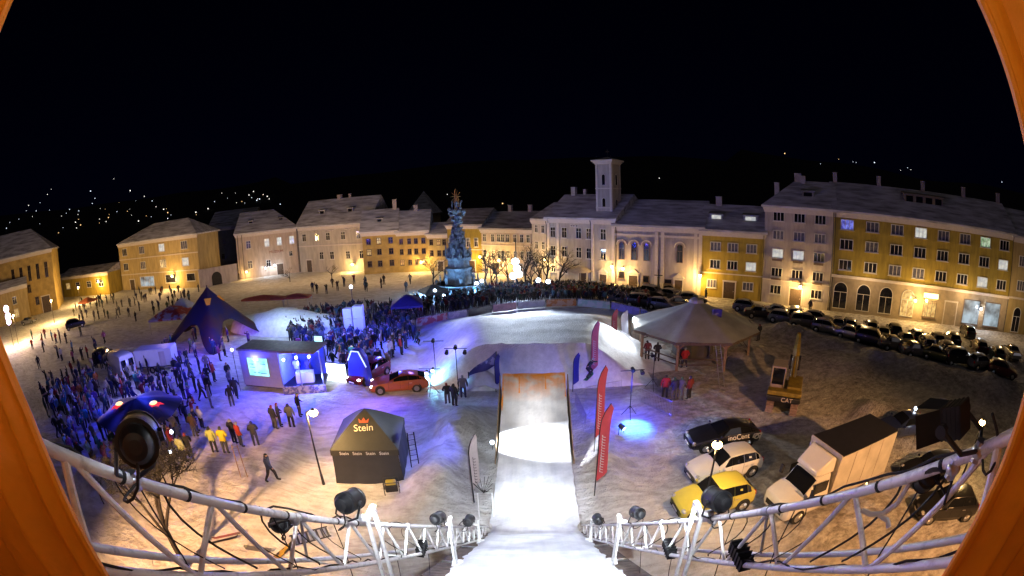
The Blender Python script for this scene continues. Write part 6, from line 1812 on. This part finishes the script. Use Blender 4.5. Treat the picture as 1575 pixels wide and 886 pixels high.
SPOTS.append(par('black floodlight hanging beneath the right truss by the curtain', 1425,735, 2.6, RT(10,9,0), .12,.07, chord(1,.98,-.04)))
for (px, py, d_, lab) in ((430,806,4.4,'small round black lamp hanging under the left truss'),):
    SPOTS.append(par(lab, px, py, d_, RT(14,-8,0), .16,.09, chord(-1,2.45,-.03)))
# white conduit dangling at the right truss
p0 = chord(1,1.55); t = thing('white_hose', 'white hose dangling from the right truss', 'hose', p0)
def rp(px, py, d): return Vector((0,0,EYE))+ray(px,py)*d-p0
MB().tube([rp(1400,742,2.6), rp(1380,775,2.7), rp(1358,790,2.75), rp(1338,791,2.75), rp(1325,784,2.75)], .016, 8).build('hose', M['frame_white'], t, True)
MB().tube([rp(1352,792,2.75), rp(1365,800,2.75), rp(1367,812,2.75)], .016, 8).build('hose_end', M['frame_white'], t, True)

# street lamps
def street_lamp(label, base, h, out, power, col=(1,.62,.22), bulb=None, z=None, name='street_lamp'):
    t = thing(name, label, 'street lamp', base, 0)
    o = Vector(out)
    mb = MB(); mb.tube([(0,0,-.1),(0,0,.6)], [.09,.07], 8); mb.tube([(0,0,.6),(0,0,h)], [.055,.035], 8); mb.build('pole', M['metal_dark'], t, True)
    MB().tube([(0,0,h), o*.5+Vector((0,0,h+.12)), o+Vector((0,0,h+.1))], .028, 6).build('arm', M['metal_dark'], t, True)
    hd = MB(); hd.lathe([(.04,.2),(.08,.13),(.1,.1)], 12, (o.x,o.y,h+.02)); he = hd.build('lamp_head', M['metal_dark'], t, True)
    mb = MB(); mb.ball((o.x,o.y,h-.02), .2, 10, (1.1,1.1,.8)); mb.build('bulb', bulb or M['bulb_warm'], he, True)
    lamp('POINT', Vector(base)+o+Vector((0,0,h-.35)), power, col, radius=.2)
    return t
street_lamp('slim street lamp with a warm glowing head left of the black tent', P0(498,745), 4.1, (.35,.05,0), 1000)
street_lamp('slim street lamp glowing above the roof of the white car', P0(1078,797), 3.75, (.05,.1,0), 420)
q = G(1510,652,3.2); street_lamp('street lamp glowing beside the right curtain', (q.x,q.y,0), 3.3, (.0,.0,0), 420)
q = G(78,462,4.2); street_lamp('street lamp before the shaded building at far left', (q.x,q.y,0), 4.2, (.2,0,0), 6000)
q = G(20,486,4.5); street_lamp('yellow street lamp at the extreme left edge', (q.x,q.y,0), 4.6, (.2,0,0), 6000)
q = G(120,443,3.6); street_lamp('bright street lamp before the low yellow row', (q.x,q.y,0), 3.8, (.2,0,0), 4500)
q = G(10,474,6.0); t = thing('floodlight', 'glaring violet white light at the extreme left edge', 'floodlight', (q.x,q.y,0))
MB().tube([(0,0,0),(0,0,6)], .06, 6).build('pole', M['metal_dark'], t); mb = MB(); mb.ball((0,-.1,5.9), .55, 8); mb.ball((0.3,-.1,4.7), .6, 8); mb.ball((.2,-.1,3.9), .5, 8); mb.build('lens', emit('violet_white_bulb', (.9,.7,1), 12), t, True)
lamp('POINT', (q.x+1.5,q.y-1,5.5), 2200, (.85,.65,1), radius=.3)

def wall_lantern(label, px, py, A, B, power, off=.9, col=(1,.6,.2), bulb=None, r=.2):
    p = on_wall(px, py, A, B, off); d = (Vector(B)-Vector(A)); a = math.atan2(d.y, d.x)
    t = thing('wall_lantern', label, 'wall lamp', p, a)
    mb = MB(); mb.tube([(0,off,.25),(0,.1,.42),(0,0,.3)], .03, 6); mb.build('bracket', M['metal_dark'], t)
    mb = MB(); mb.lathe([(.05,.34),(.24,.2),(.2,.16)], 8); mb.build('cap', M['metal_dark'], t)
    MB().ball((0,0,0), r, 8, (1,1,1.1)).build('bulb', bulb or M['bulb_warm'], t, True)
    n = Vector((math.sin(a), -math.cos(a), 0))
    lamp('POINT', p+n*.35+Vector((0,0,-.1)), power, col, radius=.2)
WL = [('between the shop window and its neighbour on the yellow corner house',265,425,(-96.1,78.0),(-65.3,77.2),2600,1.0,None),
 ('first from the left on the museum front',379,418,(-60,85.4),(-47.1,92.4),500,1.0,None),('left of the museum door, white',408,412,(-60,85.4),(-47.1,92.4),250,1.0,'c'),('right of the museum door, white',422,408,(-60,85.4),(-47.1,92.4),250,1.0,'c'),
 ('on the right corner of the pale gabled house',542,407,(-47.1,92.4),(-28.9,89.6),1500,1.2,None),('on the ochre twin house',648,403,(-22.1,86.2),(-16,86.5),1500,1.0,None),
 ('on the ochre house behind the plague column',738,395,(-11.9,84.9),(-5.3,82.1),1500,1.0,None),('on the left part of the pink row house',768,400,(-5.3,82.1),(3.6,76.2),2000,1.0,None),
 ('on the grey house beside the monastery',838,399,P_F1l,P_F1r,1700,1.0,None),('between the two church doors, glowing yellow',941,410,P_F2r,P_CHr,1300,1.0,None),('second from the left on the church base',958,413,P_F2r,P_CHr,700,1.0,None),
 ('on the corner between church and yellow house',1077,424,P_CHr,P_Yr,1500,1.1,None),('above the door of the white apartment house',1231,441,P_Yr,P_Wr,1500,1.0,None),
 ('over the lit shop sign on the ochre block',1425,462,P_Wr,P_OCr,900,1.2,None),('at the left of the ochre block shop sign',1408,462,P_Wr,P_OCr,600,1.2,None),('between the shop windows of the ochre block, white',1509,475,P_Wr,P_OCr,350,.8,'c'),
 ('on the low yellow row',151,433,(-121,71.5),(-96.3,73.0),1800,1.0,None)]
for (w, px, py, A, B, pw, off, kd) in WL:
    wall_lantern('glowing lantern '+w, px, py, A, B, pw*.85, off, (.85,.92,1) if kd else (1,.60,.18), M['bulb_cool'] if kd else None)

# floodlight tower at the far end of the landing
q = G(795,452)
t = thing('floodlight_tower', 'glaring white floodlights on a mast beyond the far banners', 'floodlight', (q.x,q.y,0))
mb = MB(); mb.tube([(0,0,0),(0,0,7.6)], .07, 8); mb.tube([(-1.0,0,4.2),(1.0,0,4.2)], .05, 6); mb.tube([(-.8,0,2.6),(.8,0,2.6)], .05, 6); mb.build('mast', M['metal_dark'], t)
for (x, z) in ((-.1,4.6),(.35,2.8),(-.45,2.6),(.1,3.6)):
    hb = MB(); hb.box(x-.34,x+.34,-.08,.1,z-.3,z+.3); h = hb.build('lamp_housing', M['black_paint'], t, bevel=.03)
    MB().ball((x,-.2,z), .5, 8, (1,.4,.95)).build('lens', M['bulb_white'], h, True)
FT = Vector((q.x,q.y-.5,4.0))
for (px, py, lab, r, dz) in ((828,431,'small white floodlight right of the glaring mast',.28,3.0),(843,433,'small cool floodlight far right of the glaring mast',.28,2.6),(733,437,'white floodlight at the right foot of the plague column',.35,1.4),(741,432,'smaller white lamp beside the foot of the plague column',.25,2.0),(684,455,'white floodlight at the left foot of the plague column',.3,.9),(669,447,'pale lamp left of the plague column',.22,2.2),(540,441,'white lamp on a tall mast over the crowd',.2,4.5)):
    q = G(px, py, dz); t = thing('floodlight', lab, 'floodlight', (q.x,q.y,0))
    MB().tube([(0,0,-.1),(0,0,dz)], .04, 6).build('pole', M['metal_dark'], t); MB().ball((0,-.05,dz), r, 8, (1,.7,1)).build('bulb', M['bulb_white'] if r > .25 else M['bulb_cool'], t, True)
# little lit bulbs seen past the right floodlight, worklamps on the left
for (px, py, dz, lab) in ((1408,628,1.6,'round white lamp above the dark car behind the truck'),(1411,660,1.0,'round white lamp at the nose of the dark car behind the truck'),(1431,697,1.2,'round white lamp beside the car near the truss'),(264,664,2.0,'small white lamp on the canopy rim'),(262,694,1.8,'lower small white lamp under the canopy rim'),(357,538,3.4,'blue white lamp on the left end of the screen trailer'),(757,680,.6,'starry floor lamp at the left edge of the take-off')):
    q = G(px, py, dz); t = thing('work_lamp', lab, 'lamp', (q.x,q.y,0))
    MB().tube([(0,0,-.05),(0,0,dz)], .022, 6).build('pole', M['metal_dark'], t); MB().ball((0,-.03,dz), .12, 8).build('bulb', M['bulb_cool'], t, True)
# bare tree close below the left truss
q = G(300,884); bare_tree('bare dark tree close below the left truss', q.x-.6, q.y+.2, 8.0, 42, deep=5)
r6 = random.Random(8); 
bigt = [o for o in bpy.data.objects if o.get('label') == 'bare dark tree close below the left truss'][0]
cr_ = [c for c in bigt.children if c.name.startswith('crown')][0]
mb = MB()
for v in cr_.data.vertices:
    if r6.random() < .35 and v.co.z > 1.2:
        for k in range(2):
            d = Vector((r6.gauss(0,1), r6.gauss(0,1), r6.gauss(0,.7)+.2)).normalized(); mb.tube([v.co, v.co+d*r6.uniform(.15,.4)], [.009,.004], 3, False)
mb.build('twigs', M['needles'], bigt)
q = G(160,775); t = bare_tree('small dark leafless shrub below the left truss end', q.x, q.y, 2.2, 77, name='shrub')

# ---------------------------------------------------------------- distant lights on the hills
r8 = random.Random(5)
M['bulb_far_warm'] = emit('far_warm_lamp', (1,.6,.25), 2)
hl = [(r8.gauss(150,75), r8.gauss(330,16)) for _ in range(26)]+[(r8.gauss(390,30), r8.gauss(306,6)) for _ in range(8)]+[(r8.gauss(1330,50), r8.gauss(252,7)) for _ in range(6)]
hl = [(x_, y_) for x_, y_ in hl if 290 < y_ < 362 and x_ > 8 and not (180 < x_ < 305 and y_ > 335)]+[(15,342),(10,351),(16,360),(37,361),(29,337),(61,344),(97,350),(76,323),(44,316),(107,322),(102,328),(142,313),(146,305),(153,343),(153,337),(183,311),(209,309),(222,302),(234,309),(225,332),(213,340),(256,321),(258,327),(258,336),(175,275),(124,346),(73,299),(320,321),(341,297),(362,297),(383,300),(411,302),(414,306),(431,314),(436,313),(405,299),(563,320),(1207,236),(1290,245),(1312,249),(1317,250),(1345,250),(1396,258),(1385,262),(1541,280),(1014,274),(773,313),(688,299),(540,325),(1401,261),(1262,252),(50,333),(90,358),(120,330),(196,325),(168,330),(240,318),(330,310),(350,305),(372,310),(395,308)]
fmesh = {}
for nm, r in (('big',.72),('mid',.5),('small',.34)):
    mb = MB(); mb.ball((0,0,0), r, 6); fmesh[nm] = mb
cache = {}
for (px, py) in hl:
    d = ray(px, py); az = math.atan2(d.x, d.y)
    # march along the ray to the hill side
    dist = 300; el = d.z/math.hypot(d.x, d.y)
    best = None
    while dist < 950:
        v = (dist-260)/700; u = (math.degrees(az)+95)/190
        if 0 <= v <= 1 and hill_fn(u, v)[2]+1.5 > EYE+el*dist: best = dist; break
        dist += 10
    dist = (best or 650)-12
    sz = r8.choices(['big','mid','small'], [3,4,3])[0]; mm = r8.choice([M['bulb_far'], M['bulb_far'], M['bulb_far_blue'], M['bulb_far_warm']])
    key = (sz, mm.name)
    if key not in cache: cache[key] = fmesh[sz].mesh('distant_light', mm, True)
    o = link_mesh('distant_light', cache[key], None, (dist*math.sin(az), dist*math.cos(az), EYE+el*dist))
    side = 'left' if px < 500 else 'middle' if px < 1100 else 'right'
    tag(o, 'tiny house light on the dark %s hillside' % side, 'distant light', 'house lights on the %s hill' % side)
# ================================================================== LIGHT, SKY, CAMERA
def spot(loc, aim, p, col, size, blend=.5, radius=.12): return lamp('SPOT', loc, p, col, aim, size, blend, radius)
def point(loc, p, col, radius=.2): return lamp('POINT', loc, p, col, radius=radius)
BLUE, VIO, CYAN, WHITE, WARM = (.07,.10,1), (.22,.10,1), (.25,.75,1), (.86,.92,1), (1,.6,.22)
def Gz(px, py, z): g_ = G(px, py); return Vector((g_.x, g_.y, z))
# truss spots on the run, kicker and landing
def from_spot(i, aim, p, col, size, blend=.5):
    pos, d = SPOTS[i]; d = (Vector(aim)-pos).normalized(); return spot(pos+d*.32, aim, p, col, size, blend)
from_spot(1, RT(11.5,0.2,1), 6500, WHITE, 36, .6)
from_spot(6, RT(11.5,-.2,1), 6500, WHITE, 36, .6)
from_spot(2, RT(15.6,.2,.2), 5000, WHITE, 24)
from_spot(5, RT(15.6,-.2,.2), 5000, WHITE, 24)
from_spot(3, RT(22.7,.3,1.7), 4600, (1,.95,.9), 13, 1)
from_spot(4, RT(22.7,-.3,1.7), 4600, (1,.95,.9), 13, 1)
from_spot(7, RT(44,6,0), 2600, WHITE, 26)
from_spot(0, Vector((-30,26,0)), 2200, (.35,.3,1), 40)
# lamp over the start opening: the first metres of the run and the truss rails
spot((.25,.1,EYE+2.2), RT(6.6,0,6.0), 14000, WHITE, 70, .7, .1)
point((.1,.35,EYE+2.3), 75, WHITE, .15)
# far floodlights on the landing
spot(FT+Vector((0,-.4,3.6)), RT(42.5,-.5,1.5), 36000, (.70,.82,1), 62, .9, .3)
point(FT+Vector((0,-.8,.3)), 1000, (.45,.62,1), .3)
spot(Gz(978,527,2.4)+Vector((-.6,-.7,.3)), RT(31,5,.8), 3000, (.85,.93,1), 110, .9)
point(Gz(978,527,1.9)+Vector((0,-.7,.2)), 160, WHITE)
spot(Gz(540,444,6.5), RT(38,1,2.5), 13000, (.75,.84,1), 24, .9, .3)
# low lamp raking across the take-off
spot(RT(20.3,-4.6,2.2), RT(20.8,-.4,.7), 9000, WHITE, 30, .32, .05)
# stage blues
point(Gz(470,600,2.2)+Vector((0,-.8,.2)), 2200, (.03,.06,1))
point(Gz(400,604,2.6), 1100, (.05,.05,1), .3)
point(Gz(300,560,5.5), 1500, (.04,.05,1), .3)
point(Gz(520,540,3.6), 2600, BLUE, .4)
point(Gz(590,530,3.6), 1500, (.06,.08,1), .4)
point(Gz(450,545,3.8), 700, BLUE, .4)
point(Gz(300,600,3.6), 800, (.06,.04,1), .4)
point(Gz(165,655,3.6), 520, (.03,.04,1), .4)
point(Gz(240,655,4.0), 450, (.03,.05,1), .4)
point(Gz(214,602,3.2), 420, (.42,.40,1), .3)  # added light to lift the white van, no lamp stands here
point(Gz(340,545,3.5), 800, (.14,.05,1), .4)
point(Gz(330,525,2.2), 120, (1,.35,.2), .3)
point(Gz(545,560,1.8), 60, (.6,.8,1), .3)
point(Gz(500,600,1.2)+Vector((0,-.8,0)), 300, (.12,.2,1))
spot(Gz(560,600,6.0), Gz(580,640,0), 4500, (.14,.05,1), 58, 1)
point(Gz(663,592,.9), 420, CYAN, .15)
point(Gz(640,570,3.5), 330, (.28,.14,1), .3)
point(Gz(735,590,1.0), 200, (.9,.5,1), .2)
point(Gz(690,570,3.0), 200, (.22,.22,1), .3)
spot(Gz(700,700,6.5)+Vector((0,4,0)), Gz(648,728,0), 4200, (.10,.12,1), 32, .5)
spot(Gz(968,640,2.5)+Vector((.25,0,0)), Gz(977,657,0), 7000, (.035,.20,1), 50, 1)
point(Gz(962,648,2.0), 700, (.03,.04,1), .3)
point(Gz(915,640,2.0), 110, (.05,.05,1), .3)
point(Gz(435,520,5.5)+Vector((2,-2.5,0)), 1900, (.7,.95,1), .3)
point(Gz(628,492,1.8), 160, (.25,.2,1), .2)
# plague column washes
for a in (-1.9,-1.0,.2,3.4): point(mon_c+Vector((5.0*math.cos(a),5.0*math.sin(a),.8)), 900, (.25,.55,1), .2)
spot(mon_c+Vector((3.5,-6,.6)), mon_c+Vector((0,0,8)), 4200, (.35,.62,1), 50, .6)
# unseen warm spots added behind the ramp to tint the near snow
spot((-14,-6,13), Gz(350,800,0), 80000, (1,.52,.22), 44, 1, .4)
spot((16,-6,13), Gz(1340,800,0), 34000, (1,.48,.17), 60, .9, .4)
# work lamp in the start hut warming the curtains
point((.1,-.35,EYE+1.0), 25, (1,.84,.58), .12)
# lights added without lamps over the parked rows and far pavement
for (px, py) in ((1250,470),(1330,492),(1410,500),(1480,508),(1545,520)): point(Gz(px,py,4.2), 420, (1,.66,.30), .3)
for (px, py) in ((240,456),(400,440),(490,432),(600,432)): point(Gz(px,py,8), 1500, (1,.62,.30), .4)

# faint soft sun lamp added as ambient fill, no such source seen
sun = bpy.data.lights.new('ambient_fill', 'SUN'); sun.energy = .07; sun.angle = R(25); sun.color = (.95,.86,.90)
so = bpy.data.objects.new('ambient_fill', sun); COL.objects.link(so); so.rotation_euler = (R(40), 0, R(20))
w = bpy.data.worlds.new('World'); scene.world = w; w.use_nodes = True
nt = w.node_tree; bg = nt.nodes['Background']
sky = nt.nodes.new('ShaderNodeTexSky'); sky.sky_type = 'NISHITA'; sky.sun_disc = False; sky.sun_elevation = R(50); sky.sun_rotation = R(160)
tint = nt.nodes.new('ShaderNodeMix'); tint.data_type = 'RGBA'; tint.blend_type = 'MULTIPLY'; tint.inputs['Factor'].default_value = 1; tint.inputs['B'].default_value = (.12,.14,1,1)
nt.links.new(sky.outputs[0], tint.inputs['A']); nt.links.new(tint.outputs['Result'], bg.inputs[0]); bg.inputs[1].default_value = .0004

cd = bpy.data.cameras.new('camera'); cam = bpy.data.objects.new('camera', cd); COL.objects.link(cam)
cd.type = 'PANO'; cd.sensor_width = 36; cd.sensor_fit = 'HORIZONTAL'
try:
    cd.cycles.panorama_type = 'FISHEYE_EQUISOLID'; cd.cycles.fisheye_lens = CAM_LENS; cd.cycles.fisheye_fov = R(180)
except Exception:
    cd.panorama_type = 'FISHEYE_EQUISOLID'; cd.fisheye_lens = CAM_LENS; cd.fisheye_fov = R(180)
cd.clip_start = .02; cd.clip_end = 4000
# forward, up from the same angles as ray()
f = ray(787.5, 443.0); r_ = ray(787.5+1, 443.0); rt = (r_-f); rt = (rt-f*rt.dot(f)).normalized(); up = rt.cross(f)
mw = Matrix((rt, up, -f)).transposed().to_4x4(); mw.translation = Vector((0,0,EYE)); cam.matrix_world = mw
scene.camera = cam
scene.render.engine = 'CYCLES'
scene.cycles.use_denoising = True
try: scene.cycles.denoiser = 'OPENIMAGEDENOISE'
except Exception: pass
scene.cycles.max_bounces = 4; scene.cycles.diffuse_bounces = 2; scene.cycles.glossy_bounces = 2; scene.cycles.transmission_bounces = 2
scene.cycles.sample_clamp_indirect = 3.0; scene.cycles.caustics_reflective = False; scene.cycles.caustics_refractive = False
scene.view_settings.view_transform = 'Standard'; scene.view_settings.look = 'None'; scene.view_settings.exposure = 0; scene.view_settings.gamma = 1
scene.view_settings.use_curve_mapping = False
scene.render.resolution_x = 1024; scene.render.resolution_y = 576
